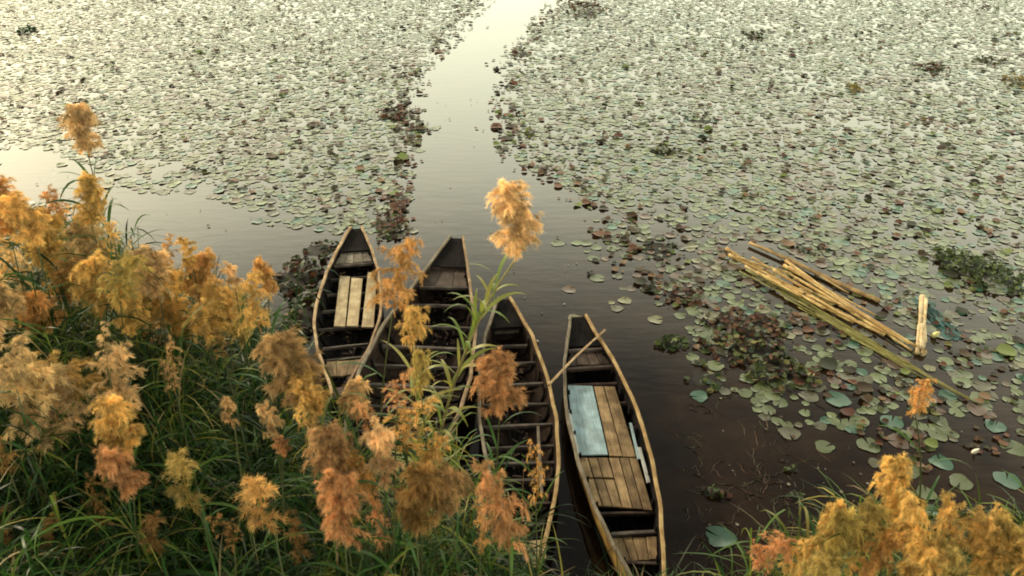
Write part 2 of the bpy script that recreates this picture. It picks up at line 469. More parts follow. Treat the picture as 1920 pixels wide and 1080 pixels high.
for q in ([(1083, 858), (1101, 858), (1112, 895), (1093, 896)], [(1103, 858), (1119, 858), (1130, 895), (1114, 895)], [(1121, 858), (1139, 858), (1151, 896), (1132, 895)],
          [(1094, 899), (1113, 898), (1129, 949), (1111, 948)], [(1115, 898), (1131, 898), (1148, 950), (1131, 949)], [(1133, 898), (1151, 899), (1166, 951), (1150, 950)],
          [(1142, 858), (1160, 858), (1186, 953), (1168, 951)], [(1162, 858), (1178, 858), (1205, 954), (1188, 953)], [(1180, 858), (1195, 859), (1224, 957), (1207, 955)]):
    b4.quad_plank(q, ZD - .004, .022, M_deck)
b4.quad_plank([(1180, 792), (1185, 792), (1201, 860), (1195, 860)], ZD + .04, .015, M_blue, 'side_strip', 'pale blue strip along right side')
b4.quad_plank([(1196, 838), (1202, 838), (1220, 904), (1213, 905)], ZD + .055, .015, M_white, 'side_strip', 'whitish painted strip along right side')
b4.beam(Y(b4, 957, ZD), ZD - .03, wd=.04, mat=M_deck2)
b4.beam(Y(b4, 1000, .34), .35, wd=.06)
b4.deck(Y(b4, 1006, .33), Y(b4, 1050, .33), .325, 4, M_deck)
b4.beam(Y(b4, 1056, .34), .345, wd=.05, mat=M_deck2)
b4.stem_deck(-b4.L / 2 + .35, -b4.L / 2 + .004, M_deck2)

def litter(b, y0, y1, n, cols, seed):
    r_ = random.Random(seed); V_, F_, C_ = [], [], []
    for i in range(n):
        y = r_.uniform(y1, y0)
        if mnoise.noise(Vector((y * 1.5, seed, i * .01))) < -.15: continue
        a = b.iw(y, .12); x = r_.gauss(0, .4) * a
        if abs(x) > a * .9: continue
        z = b.zi(y) + .04 + r_.random() * .03; s_ = r_.uniform(.02, .07); an = r_.uniform(0, 6.28); o_ = len(V_)
        for (p_, q_) in ((-1, -.3), (1, -.2), (.8, .35), (-.7, .3)):
            V_.append((x + s_ * (p_ * math.cos(an) - q_ * math.sin(an)), y + s_ * (p_ * math.sin(an) + q_ * math.cos(an)), z + r_.uniform(0, .03)))
        F_.append((o_, o_ + 1, o_ + 2, o_ + 3)); C_.append(r_.choice(cols))
    o = obj('leaf_litter', np_mesh('leaf_litter', np.array(V_), np.array(F_), M_weed, False, np.array(C_)), b.root)
    o['kind'] = 'stuff'; o['label'] = 'dead brown leaves lying in the bilge'
LC = [(.10, .05, .03), (.06, .03, .02), (.16, .10, .06), (.05, .035, .025)]
litter(b2, 2.3, -2.6, 420, LC, 3); litter(b3, 1.9, -2.2, 200, LC, 5); litter(b1, 1.7, -1.9, 110, LC, 8)

# punting pole lying across the ochre boat
def pole(name, a, b, r0, r1, mat, label, cat, sag=.0, group=None, nodes=0, parent=None):
    a, b = Vector(a), Vector(b); n = 12
    L = (b - a).length
    pts = []; rr = []; ph_ = random.uniform(0, 6); am_ = random.uniform(.008, .03) * min(1, L / 2)
    for i in range(n + 1):
        t = i / n
        pts.append(Vector((math.sin(t * 5 + ph_) * am_, math.sin(t * 3.7 + ph_) * am_ * .6 - sag * 4 * t * (1 - t), t * L))); rr.append(r0 + (r1 - r0) * t)
    if nodes:
        P = []; RR = []
        for i in range(nodes * 3 + 1):
            t = i / (nodes * 3)
            k = min(int(t * n), n - 1); p = pts[k].lerp(pts[k + 1], t * n - k)
            P.append(p); RR.append((r0 + (r1 - r0) * t) * (1.18 if i % 3 == 0 else 1.0))
        pts, rr = P, RR
    v, f = tube(pts, rr, 8)
    o = obj(name, mesh(name, v, f, mat, True), parent)
    q = (b - a).to_track_quat('Z', 'Y')
    o.rotation_mode = 'QUATERNION'; o.rotation_quaternion = q; o.location = a
    if label: tag(o, label, cat, group)
    return o
pole('bamboo_pole', at(1133, 619, .50), at(1027, 721, .50), .013, .017, M_gun, 'thin bamboo pole resting across the bow of the ochre edged boat', 'pole', nodes=6)

# ------------------------------------------------------------------ floating canes
def cane_bundle(name, base, specs, label, cat, mat, r, zj, partname):
    o = empty(name, base); tag(o, label, cat)
    for i, (a, b) in enumerate(specs):
        z = r * 1.0 + zj * random.random()
        pole(partname, at(*a, z) - Vector(base), at(*b, z + random.uniform(-.01, .02)) - Vector(base), r * random.uniform(.6, 1.3), r * random.uniform(.4, .8), mat, None, None, nodes=6, parent=o)
    return o
cane_bundle('cane_bundle', tuple(at(1560, 570)),
            [((1362, 466), (1452, 517)), ((1366, 479), (1560, 571)), ((1410, 483), (1440, 500)), ((1472, 490), (1717, 651)), ((1480, 501), (1702, 645)), ((1476, 508), (1684, 636)),
             ((1490, 522), (1664, 624)), ((1500, 541), (1645, 623)), ((1450, 506), (1602, 588)), ((1440, 516), (1560, 580)), ((1420, 510), (1545, 578)), ((1478, 484), (1592, 548)),
             ((1398, 498), (1502, 557)), ((1520, 556), (1657, 628)), ((1382, 482), (1482, 513)), ((1470, 497), (1640, 592)), ((1530, 535), (1712, 655)), ((1405, 492), (1475, 512)), ((1450, 528), (1600, 605))],
            'bundle of thick yellow canes floating flat among the lily pads', 'cane bundle', M_cane, .029, .11, 'cane')
pole('driftwood_pole', at(1404, 457, .05), at(1650, 562, .06), .032, .040, M_polew, 'long brown pole floating just behind the yellow cane bundle', 'pole', nodes=7)
M_greencane = wood('green_cane', (.16, .17, .05), (.42, .38, .14), rough=.5, stretch=(20, 20, 1.2), wear=(.6, .55, .4))
gspec = []
for i in range(17):
    k = random.uniform(-1.5, 1.5); t0 = random.uniform(0, .5); t1 = random.uniform(.62, 1)
    if i < 3: t1 = 1; k *= .15
    A = (1372, 492); B = (1828, 754)
    f_ = lambda t, k: (A[0] + (B[0] - A[0]) * t - k * 5 + 8 * k * math.sin(t * 3), A[1] + (B[1] - A[1]) * t + k * 9 * math.sin(math.pi * min(1, t * .9 + .1)) + 6 * math.sin(t * math.pi))
    gspec.append((f_(t0, k), f_(t1, k)))
cane_bundle('green_reed_bundle', tuple(at(1600, 625)), gspec, 'long thin greenish reed stalks floating along the lower edge of the cane bundle', 'reed stalks', M_greencane, .011, .04, 'stalk')
# split log
o = empty('split_cane_log', tuple(at(1728, 610))); tag(o, 'short pale split log floating upright at the right end of the cane bundle', 'log')
base = at(1728, 610)
for (a, b, r0, r1) in (((1731, 556), (1729, 640), .045, .05), ((1726, 575), (1721, 662), .03, .03), ((1733, 562), (1735, 660), .03, .025), ((1729, 610), (1729, 663), .04, .045)):
    pole('log_strip', at(*a, .09) - base, at(*b, .05) - base, r0, r1, M_straw, None, None, nodes=2, parent=o)
# teal net
def crumple(name, cx, cy, w_, h_, mat, seed, amp=.04, n=16):
    v = []; f = []
    c = at(cx, cy)
    for i in range(n + 1):
        for j in range(n + 1):
            a, b = i / n - .5, j / n - .5
            r = 1 - .25 * mnoise.noise(Vector((a * 4, b * 4, seed)))
            z = .012 + amp * max(0, mnoise.noise(Vector((a * 7, b * 7, seed + 5))) + .35) * (1 - 2 * max(abs(a), abs(b))) * 2
            v.append((a * w_ * r + .1 * mnoise.noise(Vector((b * 6, seed, 0))), b * h_ * r + .1 * mnoise.noise(Vector((a * 6, 3, seed))), z))
    for i in range(n):
        for j in range(n):
            k = i * (n + 1) + j
            if mnoise.noise(Vector((i * .9, j * .9, seed))) > .28: continue
            f.append((k, k + n + 1, k + n + 2, k + 1))
    o = obj(name, mesh(name, v, f, mat)); o.location = c
    return o
m, n_, l_, b_ = new_mat('teal_net'); b_.inputs['Base Color'].default_value = (.012, .075, .07, 1); b_.inputs['Roughness'].default_value = .6
tag(crumple('fishing_net', 1757, 598, .30, 1.3, m, 3), 'dark teal crumpled net floating beside the pale split log', 'net')
M_net = m
# small pale float by the net
def blob(name, c, r, mat, sq=(1, 1, 1.0), prof=None):
    prof = prof or [(0, -.9), (.55, -.75), (.8, -.3), (.85, .25), (.6, .75), (.3, .9), (.28, 1.15), (0, 1.2)]
    v = []; f = []; n = 10
    for (q, z) in prof:
        for k in range(n):
            a = 2 * math.pi * k / n; v.append((q * r * math.cos(a) * sq[0], q * r * math.sin(a) * sq[1], z * r * sq[2]))
    for i in range(len(prof) - 1):
        for k in range(n):
            q = (k + 1) % n; f.append((i * n + k, i * n + q, (i + 1) * n + q, (i + 1) * n + k))
    o = obj(name, mesh(name, v, f, mat, True)); o.location = c
    return o
m, n_, l_, b_ = new_mat('pale_plastic'); b_.inputs['Base Color'].default_value = (.55, .52, .22, 1); b_.inputs['Roughness'].default_value = .4
o = blob('net_float', at(1753, 628, .05), .055, m, (1, 1, 1.5)); o.rotation_euler = (.4, .3, 0)
tag(o, 'small pale yellow float bobbing beside the teal net', 'float')
m2, n_, l_, b_ = new_mat('white_plastic'); b_.inputs['Base Color'].default_value = (.7, .66, .55, 1); b_.inputs['Roughness'].default_value = .4
o = blob('lotus_bud', at(1829, 846, .05), .036, m2, (1, 1, 2.0), [(0, -1), (.6, -.8), (.9, -.3), (.8, .2), (.45, .75), (.12, 1.1), (0, 1.2)]); o.rotation_euler = (.4, .2, 0)
tag(o, 'single white lotus bud upright among lily pads near the right edge', 'flower')
o = blob('plastic_bottle', at(1007, 640, .02), .025, m2, (1, 1, 1.6)); o.rotation_euler = (1.3, .2, .5)
tag(o, 'tiny white bottle floating between the two right hand boats', 'bottle')

# ------------------------------------------------------------------ lily pads
def inpoly(x, y, P):
    c = False; n = len(P); j = n - 1
    for i in range(n):
        xi, yi = P[i]; xj, yj = P[j]
        if (yi > y) != (yj > y) and x < (xj - xi) * (y - yi) / (yj - yi) + xi: c = not c
        j = i
    return c
LEFT = [(900, 0), (845, 60), (785, 125), (758, 195), (780, 240), (752, 300), (765, 400), (735, 445), (650, 432), (600, 415), (500, 385), (400, 345), (300, 325), (215, 300), (130, 285), (60, 262), (-60, 262), (-2500, 200), (-3500, -60), (950, -60)]
RIGHT = [(1060, 0), (990, 70), (955, 125), (950, 220), (965, 290), (1030, 315), (1100, 385), (1130, 430), (1170, 480), (1230, 540), (1250, 600), (1340, 640), (1420, 720), (1520, 790), (1600, 840), (1720, 850), (1800, 850), (1860, 910), (1960, 960), (5000, 1000), (5000, -60), (1100, -60)]
BUNDLE = [(1345, 455), (1430, 450), (1660, 555), (1660, 590), (1750, 640), (1740, 670), (1840, 760), (1820, 765), (1600, 640), (1450, 560)]
def smooth_n(x, y, s, k): return mnoise.noise(Vector((x * s, y * s, k)))
def pad_density(x, y, px, py):
    if inpoly(px, py, BUNDLE): return .08
    k_ = (py + 120) / 400; jx = 60 * k_ * smooth_n(x, y, .9, 12) + 40 * k_ * smooth_n(x, y, 3, 13); jy = 50 * k_ * smooth_n(x, y, .7, 14) + 25 * k_ * smooth_n(x, y, 3, 15)
    L_ = inpoly(px + jx, py + jy, LEFT); R_ = inpoly(px + jx, py + jy, RIGHT)
    nz = smooth_n(x, y, .45, 2.0) + .5 * smooth_n(x, y, 1.3, 5)
    if R_:
        if py > 640:
            edge = (py - 640) / 230
            return .95 - .45 * edge + .9 * nz
        if px < 1300 and py > 480: return .4 + .9 * nz
        return .74 + .7 * nz
    if L_: return .78 + .6 * nz
    # stragglers
    if 1040 < px < 1320 and 440 < py < 640: return -.02 + .8 * nz
    if 1240 < px < 1700 and 640 < py < 860: return -.05 + .75 * nz
    if -400 < px < 130 and 262 < py < 420: return .15 + .8 * nz
    if 440 < px < 760 and 330 < py < 470: return .06 + .8 * nz
    if 100 < px < 460 and 270 < py < 360: return -.02 + .7 * nz
    return 0
PADCOL = {'grey green': ((.080, .100, .038), .03), 'pale green': ((.115, .142, .058), .035), 'bluish green': ((.038, .098, .062), .02), 'yellowish': ((.14, .13, .06), .04), 'reddish brown': ((.095, .056, .036), .03), 'olive': ((.07, .065, .034), .02)}
def pad_geo(k, seed, lift=.012):
    """verts/faces of a unit pad: k rim points, notch, wavy lifted rim"""
    r_ = random.Random(seed)
    v = [(0, 0, 0)]; f = []
    ph = r_.uniform(0, 6); am = r_.uniform(.03, .16); b = r_.uniform(0, 6)
    notch = r_.uniform(.06, .2)
    ring = []
    for ring_i, rad in enumerate((.55, 1.0)):
        for i in range(k):
            a = notch + (2 * math.pi - 2 * notch) * i / (k - 1)
            rr = rad * (1 + (.07 * math.sin(3 * a + ph) + .05 * math.sin(5 * a + b)) * ring_i + r_.uniform(-.05, .05))
            z = (rad ** 3) * (am * math.sin(2 * a + ph) + am * .7 * math.sin(3 * a + b) + am * .8)
            v.append((rr * math.cos(a), rr * math.sin(a), max(z, .0)))
    tri = []
    for i in range(k - 1): tri.append((0, 1 + i, 2 + i))
    for i in range(k - 1):
        a, b_, c, d = 1 + i, 2 + i, 1 + k + i, 2 + k + i
        tri.append((a, c, d)); tri.append((a, d, b_))
    return np.array(v), np.array(tri)

cands = []
# sample world positions; keep those accepted by the density map
def gen_pads():
    placed = {}
    cell = .30
    out = []
    y = 5.0
    # depth-dependent sampling: constant density on the water
    NTRY = 170000
    ys = 5.5 + (58 - 5.5) * rng.random(NTRY) ** .72
    for i in range(NTRY):
        yy = float(ys[i]); half = 3.5 + yy * .82
        xx = float(rng.uniform(-half, half))
        px, py, dep = proj(xx, yy, 0)
        if px < -250 or px > 2170: 
            if rng.random() > .5: continue
        if py > 1100: continue
        d = pad_density(xx, yy, px, py)
        if rng.random() > d: continue
        r_ = float(rng.uniform(.055, .145))
        key = (int(xx // cell), int(yy // cell)); ok = True
        for a in (-1, 0, 1):
            for b in (-1, 0, 1):
                for (qx, qy, qr) in placed.get((key[0] + a, key[1] + b), ()):
                    if (qx - xx) ** 2 + (qy - yy) ** 2 < ((qr + r_) * .62) ** 2: ok = False; break
                if not ok: break
            if not ok: break
        if not ok: continue
        placed.setdefault(key, []).append((xx, yy, r_))
        out.append((xx, yy, r_, px, py, dep))
    return out
pads = gen_pads()
# hand placed pads that stand out in the photograph
hand = [(1800, 905, .15, 'grey green', 'grey green pad just above the right flank of the corner reeds', False), (1765, 868, .14, 'bluish green', 'bluish green pad left of the white lotus bud', False), (1865, 800, .15, 'bluish green', 'bluish green pad upper right of the white lotus bud', False),
        (1900, 840, .16, 'grey green', 'grey green pad right of the white lotus bud', False),
        (1351, 1008, .18, 'bluish green', 'large bluish green lily pad alone in dark water above the corner reeds', True),
        (1546, 838, .13, 'grey green', 'small grey green pad alone in dark water, lowest of the middle drift', False),
        (1672, 792, .17, 'bluish green', 'dark teal lily pad just left of the lone brown plume', True),
        (1229, 600, .13, 'yellowish', 'pale yellowish pad alone right of the ochre boat bow', False),
        (1067, 543, .13, 'reddish brown', 'reddish brown pad alone above the ochre boat bow', False),
        (1570, 750, .18, 'bluish green', 'round teal pad below the green reed stalks', False),
        (1628, 835, .15, 'grey green', 'grey green pad at lower end of the middle drift', False),
        (1700, 880, .16, 'grey green', 'grey green pad beside the peak of the corner reeds', False),
        (1888, 900, .16, 'bluish green', 'bluish green pad at the right edge above the corner reeds', False)]
def blocked(px, py):
    for h in hand:
        if abs(px - h[0]) < 45 and abs(py - h[1]) < 22: return True
    # keep the hulls clear
    if 560 < px < 1290 and 610 < py: return True
    if px < 940 and py > 436: return True
    return False
pads = [p for p in pads if not blocked(p[3], p[4])]
inview = [p for p in pads if -20 < p[3] < 1940 and -10 < p[4] < 1090]
inview.sort(key=lambda p: -p[2] * p[2] / p[5] ** 2 * (7.1 / p[5]))
solo = inview[:285]; solo_ids = set(id(p) for p in solo)
rest = [p for p in pads if id(p) not in solo_ids]
def pick_col(x, y, px):
    r_ = random.random(); nz = smooth_n(x, y, .35, 9)
    near = y < 16
    if nz > .25: opts = (('reddish brown', .25), ('yellowish', .14), ('olive', .25), ('grey green', 1))
    else: opts = (('reddish brown', .08), ('yellowish', .05), ('olive', .14), ('bluish green', .12), ('pale green', .28), ('grey green', 1))
    acc = 0
    for nme, pr in opts:
        acc += pr
        if r_ < acc or pr == 1: return nme
    return 'grey green'
pad_meshes = {}
for cn, (c, j) in PADCOL.items():
    for vv in range(3):
        V, T = pad_geo(18, vv * 7 + len(cn) * 13)
        V = V * np.array([1, 1, .35])
        cc = np.array(c) * (1 + .25 * (rng.random((len(T), 1)) - .5)) * (1 + .12 * (rng.random((len(T), 3)) - .5))
        pad_meshes[cn, vv] = np_mesh('lily_pad', V, T, M_pad, True, cc)
MARKS = [(1083, 600, 'the ochre boat bow'), (1130, 545, 'the first reddish pad'), (1235, 470, 'the brown weed at the field mouth'), (1290, 555, 'the reddish weed among scattered pads'), (1255, 645, 'the small green weed clump'),
         (1322, 712, 'the yellow green weed clump'), (1400, 620, 'the reddish brown weed patch'), (1460, 700, 'the yellow leaved weed patch'), (1362, 470, 'the left end of the cane bundle'), (1480, 540, 'the left half of the cane bundle'),
         (1600, 600, 'the right half of the cane bundle'), (1405, 457, 'the left tip of the driftwood pole'), (1530, 508, 'the middle of the driftwood pole'), (1650, 562, 'the right tip of the driftwood pole'), (1728, 610, 'the split log'), (1765, 600, 'the teal net'),
         (1820, 508, 'the dark green weed island'), (1600, 640, 'the middle of the floating reed stalks'), (1740, 710, 'the right part of the reed stalks'), (1828, 755, 'the tip of the reed stalks'), (1716, 750, 'the lone orange plume'), (1829, 846, 'the white lotus bud'),
         (1546, 838, 'the lone small pad'), (1905, 640, 'the right edge at log height'), (1905, 760, 'the right edge under log height'), (1905, 880, 'the lower right edge'), (1905, 430, 'the upper right edge'), (1248, 283, 'the weed beside the channel')]
def zone(px, py):
    best = min(MARKS, key=lambda m: math.hypot(px - m[0], (py - m[1]) * 1.6))
    dx, dy = px - best[0], (py - best[1]) * 1.6
    d = math.hypot(dx, dy); far = 'close' if d < 40 else 'a little' if d < 85 else 'well'
    if abs(dx) > abs(dy): w_ = 'right of' if dx > 0 else 'left of'
    else: w_ = 'below' if dy > 0 else 'above'
    return f'{far} {w_} {best[2]}'
def add_pad(px, py, r_, cn, x, y, label=None, group=None):
    o = bpy.data.objects.new('lily_pad', pad_meshes[cn, random.randrange(3)])
    link(o); s_ = r_
    o.location = (x, y, random.uniform(.004, .012)); o.scale = (s_, s_ * random.uniform(.88, 1.1), s_)
    o.rotation_euler = (random.uniform(-.02, .02), random.uniform(-.02, .02), random.uniform(0, 6.28))
    z = zone(px, py)
    tag(o, label or f'{"large" if r_ > .125 else "middling" if r_ > .095 else "small"} {cn} lily pad {z}', 'lily pad', group or 'lily pads seen singly')
    return o
for (x, y, r_, px, py, dep) in solo:
    add_pad(px, py, r_, pick_col(x, y, px), x, y)
for (px, py, r_, cn, lb, bigp) in hand:
    p = at(px, py); add_pad(px, py, r_, cn, p.x, p.y, lb, 'lily pads standing out')
# the rest in one mass
tmpl = [pad_geo(11, 50 + i) for i in range(5)]
Vs, Fs, Cs = [], [], []; off = 0
for (x, y, r_, px, py, dep) in rest:
    V, T = tmpl[random.randrange(5)]
    a = random.uniform(0, 6.28); ca, sa = math.cos(a), math.sin(a)
    tx, ty = random.gauss(0, .05), random.gauss(0, .05)
    W = np.empty_like(V)
    W[:, 0] = (V[:, 0] * ca - V[:, 1] * sa) * r_ + x; W[:, 1] = (V[:, 0] * sa + V[:, 1] * ca) * r_ + y
    W[:, 2] = V[:, 2] * r_ * .42 + random.uniform(.003, .014) + np.abs(V[:, 0] * tx + V[:, 1] * ty) * r_
    c = np.array(PADCOL[pick_col(x, y, px)][0]) * random.uniform(.75, 1.25)
    Vs.append(W); Fs.append(T + off); off += len(V); Cs.append(np.repeat(c[None], len(T), 0))
obj('far_lily_pads', np_mesh('far_lily_pads', np.concatenate(Vs), np.concatenate(Fs), M_pad, True, np.concatenate(Cs)), kind='stuff',
    label='mass of small lily pads covering the far water', category='lily pads')

# floating bits: dark curled leaves and reddish scraps
EDGE = [[(905, 0), (850, 60), (785, 128), (755, 190), (745, 205), (780, 245), (745, 330), (740, 400), (730, 430)], [(1062, 0), (1000, 60), (960, 120), (948, 200), (960, 280), (1040, 318), (1110, 392), (1180, 480), (1260, 560)]]
def edge_dist(px, py):
    best = 1e9
    for E_ in EDGE:
        for i in range(len(E_) - 1):
            (ax, ay), (bx, by) = E_[i], E_[i + 1]
            t = max(0, min(1, ((px - ax) * (bx - ax) + (py - ay) * (by - ay)) / ((bx - ax) ** 2 + (by - ay) ** 2)))
            best = min(best, math.hypot(px - ax - t * (bx - ax), py - ay - t * (by - ay)))
    return best
def curled(x, y, z, s, rx, seed):
    """a small curled leaf lying on edge: 4x2 quads"""
    r_ = random.Random(seed); v = []; f = []
    a = r_.uniform(0, 6.28); ca, sa = math.cos(a), math.sin(a); curl = r_.uniform(1.2, 3.2)
    for i in range(5):
        t = i / 4; an = curl * (t - .5)
        u = math.sin(an) / curl * 2 * s * .5 * 1.4; h = (1 - math.cos(an)) / curl * s * rx
        for j, k in ((0, -1), (1, 1)):
            wd = k * s * .5 * math.sin(math.pi * (.15 + .7 * t)) * (1 + .2 * r_.random())
            v.append((x + u * ca - wd * sa, y + u * sa + wd * ca, z + h + .01 + .02 * r_.random() * s))
    for i in range(4): f.append((2 * i, 2 * i + 1, 2 * i + 3, 2 * i + 2))
    return v, f
Vb, Fb, Cb = [], [], []
def add_bit(x, y, s, rx, c, L=None, zb=.01):
    V_, F_, C_ = L or (Vb, Fb, Cb)
    v, f = curled(x, y, zb, s, rx, random.random())
    o_ = len(V_); V_.extend(v); F_.extend([tuple(i + o_ for i in q) for q in f]); C_.extend([c] * len(f))
DARKC = [(.03, .022, .014), (.055, .034, .02), (.028, .03, .016), (.07, .045, .026)]
REDC = [(.12, .05, .03), (.16, .08, .05), (.09, .035, .025), (.2, .12, .07)]
for i in range(30000):
    y = 6 + 50 * random.random() ** .8; half = 3 + y * .75; x = random.uniform(-half, half)
    px, py, dep = proj(x, y, 0)
    if px < -60 or px > 1980 or blocked(px, py): continue
    inn = inpoly(px, py, LEFT) or inpoly(px, py, RIGHT); ed = edge_dist(px, py) * (1 if py > 150 else 1.4)
    pr = (.42 + .4 * smooth_n(x, y, .4, 31)) if inn else .012
    if py > 520 and inn: pr *= .6
    if ed < 34: pr = max(pr, 1.3 * (1 - ed / 42))
    if random.random() > pr: continue
    s = (.04 + .13 * random.random() ** 2.2) * (1.25 if ed < 30 else 1); dk = random.random() < (.68 if ed > 30 else .5)
    if random.random() < .08: s *= 1.6
    c = random.choice(DARKC) if dk else random.choice(REDC)
    if random.random() < .12: c = (.16, .2, .06)
    add_bit(x, y, s, random.uniform(.3, 1.1), c, zb=.016)
for E_, n_b, jit in ((EDGE[0], 520, 17), (EDGE[1], 200, 30)):
    for i in range(n_b):
        k = random.random() * (len(E_) - 1); j = int(k); t = k - j
        px = E_[j][0] * (1 - t) + E_[j + 1][0] * t + random.gauss(0, jit) * (.5 + .5 * k / len(E_)); py = E_[j][1] * (1 - t) + E_[j + 1][1] * t + random.gauss(0, jit * .4)
        if py < -10 or mnoise.noise(Vector((px * .02, py * .04, 61))) < -.12: continue
        p = at(px, py)
        add_bit(p.x, p.y, random.uniform(.04, .14), random.uniform(.3, 1.0), random.choice(DARKC + DARKC + REDC), zb=.012)
# small weed scraps between the pads and the open water at lower right
for i in range(700):
    px, py = random.uniform(1240, 1900), random.uniform(560, 900)
    if mnoise.noise(Vector((px * .008, py * .014, 71))) < .05 or not (py < 560 + (px - 1240) * .55 + 60): continue
    p = at(px, py); add_bit(p.x, p.y, random.uniform(.04, .11), random.uniform(.3, 1.2), random.choice(DARKC + REDC + [(.05, .07, .02), (.14, .13, .04)]), zb=.01)
# dust specks on the open water
for i in range(600):
    px, py = random.uniform(0, 1920), random.uniform(60, 1060)
    if blocked(px, py): continue
    p = at(px, py); add_bit(p.x, p.y, random.uniform(.015, .04), .3, random.choice([(.25, .22, .18), (.1, .07, .05), (.05, .04, .03)]))
for i in range(520):
    px, py = random.gauss(1370, 130), random.gauss(860, 130)
    if px < 1275 or py > 1075 or py < 600 or px > 1780: continue
    if mnoise.noise(Vector((px * .010, py * .016, 24))) < -.05: continue
    p = at(px, py); a_ = random.uniform(0, 6.28); L_ = random.uniform(.1, .5); x_, y_ = p.x, p.y
    c_ = random.choice([(.06, .03, .018), (.09, .045, .024), (.045, .03, .016), (.05, .055, .02)])
    o_ = len(Vb)
    for k in range(7):
        wd_ = .0045 * math.sin(math.pi * (k + .6) / 7.2)
        Vb += [(x_ - math.sin(a_) * wd_, y_ + math.cos(a_) * wd_, .004), (x_ + math.sin(a_) * wd_, y_ - math.cos(a_) * wd_, .004 + .01 * random.random())]
        a_ += random.uniform(-.7, .7); x_ += math.cos(a_) * L_ / 7; y_ += math.sin(a_) * L_ / 7
    for k in range(6): Fb.append((o_ + 2 * k, o_ + 2 * k + 1, o_ + 2 * k + 3, o_ + 2 * k + 2)); Cb.append(c_)
for i in range(30):
    px, py = random.gauss(1330, 110), random.gauss(900, 110)
    if px < 1265 or py > 1075 or py < 680 or px > 1650: continue
    if mnoise.noise(Vector((px * .012, py * .02, 4))) < 0: continue
    p = at(px, py); add_bit(p.x, p.y, random.uniform(.015, .05), random.uniform(.1, .4), random.choice([(.025, .014, .010), (.035, .018, .012), (.02, .014, .010), (.02, .022, .012)]))
obj('floating_debris', np_mesh('floating_debris', np.array(Vb), np.array(Fb), M_weed, False, np.array(Cb)), kind='stuff', label='dark curled dead leaves scattered between the lily pads', category='dead leaves')

# weed clumps: each a countable patch
def weed_clump(px, py, wpx, hpx, n, cols, s, label, cat='water weed', hgt=.15, group='weed patches on the water'):
    c = at(px, py); dep = proj(c.x, c.y, 0)[2]
    sx = wpx / (FPX / dep) / 2
    a1 = at(px, py - hpx / 2); a2 = at(px, py + hpx / 2); sy = abs(a1.y - a2.y) / 2
    V_, F_, C_ = [(0, 0, .008)], [], []
    for i in range(14):
        a = i * math.pi / 7; k = .8 + .35 * mnoise.noise(Vector((math.cos(a) * 2 + px, math.sin(a) * 2, 1)))
        V_.append((math.cos(a) * sx * k, math.sin(a) * sy * k, .003))
    for i in range(0, 14, 2): F_.append((0, 1 + i, 2 + i, 1 + (i + 2) % 14)); C_.append((.018, .013, .009))
    for i in range(n):
        r_ = math.sqrt(random.random()); a = random.uniform(0, 6.28)
        x, y = r_ * math.cos(a) * sx, r_ * math.sin(a) * sy
        x *= 1 + .35 * mnoise.noise(Vector((a, px, 1))); y *= 1 + .35 * mnoise.noise(Vector((a, px, 7)))
        if mnoise.noise(Vector((x * 2.6 + px, y * 2.6, 3))) < -.06 and r_ > .3: x *= 1.25; y *= 1.25
        if mnoise.noise(Vector((x * 3.1 + px, y * 3.1, 9))) < -.12: continue
        z = hgt * (1 - r_ * r_) * random.random() * (1 + mnoise.noise(Vector((x * 4, y * 4, px))))
        ss = s * random.uniform(.5, 1.2)
        # a small cupped leaf facing roughly up with random tilt
        n_az = random.uniform(0, 6.28); tilt = random.uniform(0, 1.2)
        R3 = Matrix.Rotation(n_az, 3, 'Z') @ Matrix.Rotation(tilt, 3, 'X')
        pts = [(-.5, 0, 0), (-.2, -.4, .08), (.3, -.35, .1), (.6, 0, .16), (.3, .35, .1), (-.2, .4, .08)]
        o_ = len(V_)
        for q in pts:
            v = R3 @ (Vector(q) * ss); V_.append((x + v.x, y + v.y, max(.006, z + v.z + .02)))
        F_ += [(o_, o_ + 1, o_ + 2, o_ + 3), (o_, o_ + 3, o_ + 4, o_ + 5)]
        cc = random.choice(cols); k = random.uniform(.7, 1.3); C_ += [tuple(q * k for q in cc)] * 2
    o = obj('weed_clump', np_mesh('weed_clump', np.array(V_), np.array(F_), M_weed, True, np.array(C_))); o.location = c
    tag(o, label, cat, group)
    return o
GD = [(.035, .055, .018), (.05, .075, .02), (.025, .035, .014), (.09, .11, .03)]
BR = [(.05, .022, .014), (.09, .035, .022), (.03, .018, .012), (.13, .06, .03)]
MIXW = GD + BR + [(.2, .19, .07), (.02, .015, .01)]
weed_clump(1800, 497, 95, 50, 420, GD, .085, 'dark green floating weed island near the right edge, left half', hgt=.28)
weed_clump(1855, 520, 110, 60, 560, GD, .085, 'dark green floating weed island near the right edge, right half', hgt=.32)
weed_clump(1400, 610, 130, 50, 260, BR + [(.03, .03, .015)], .09, 'reddish brown weed patch left of the floating reed stalks', hgt=.12)
weed_clump(1400, 655, 150, 70, 340, MIXW, .10, 'dark mixed weed patch under the reddish weed', hgt=.12)
weed_clump(1460, 700, 130, 60, 240, MIXW, .11, 'dark weed patch with yellow leaves among green pads', hgt=.12)
weed_clump(1255, 645, 60, 24, 90, GD, .09, 'small green weed clump right of the ochre boat bow', hgt=.1)
weed_clump(1322, 712, 60, 50, 70, GD + [(.22, .2, .09)], .10, 'yellow green weed clump below the brown patch', hgt=.1)
weed_clump(1345, 925, 60, 26, 45, GD + BR, .08, 'dark little weed clump in open water above the teal pad', hgt=.06)
weed_clump(1487, 882, 28, 12, 18, GD + [(.2, .18, .1)], .06, 'tiny weed sprig in open water, middle of the dark water', hgt=.05)
weed_clump(1490, 930, 30, 12, 18, GD + [(.2, .18, .1)], .06, 'tiny weed sprig just above the corner reeds', hgt=.05)
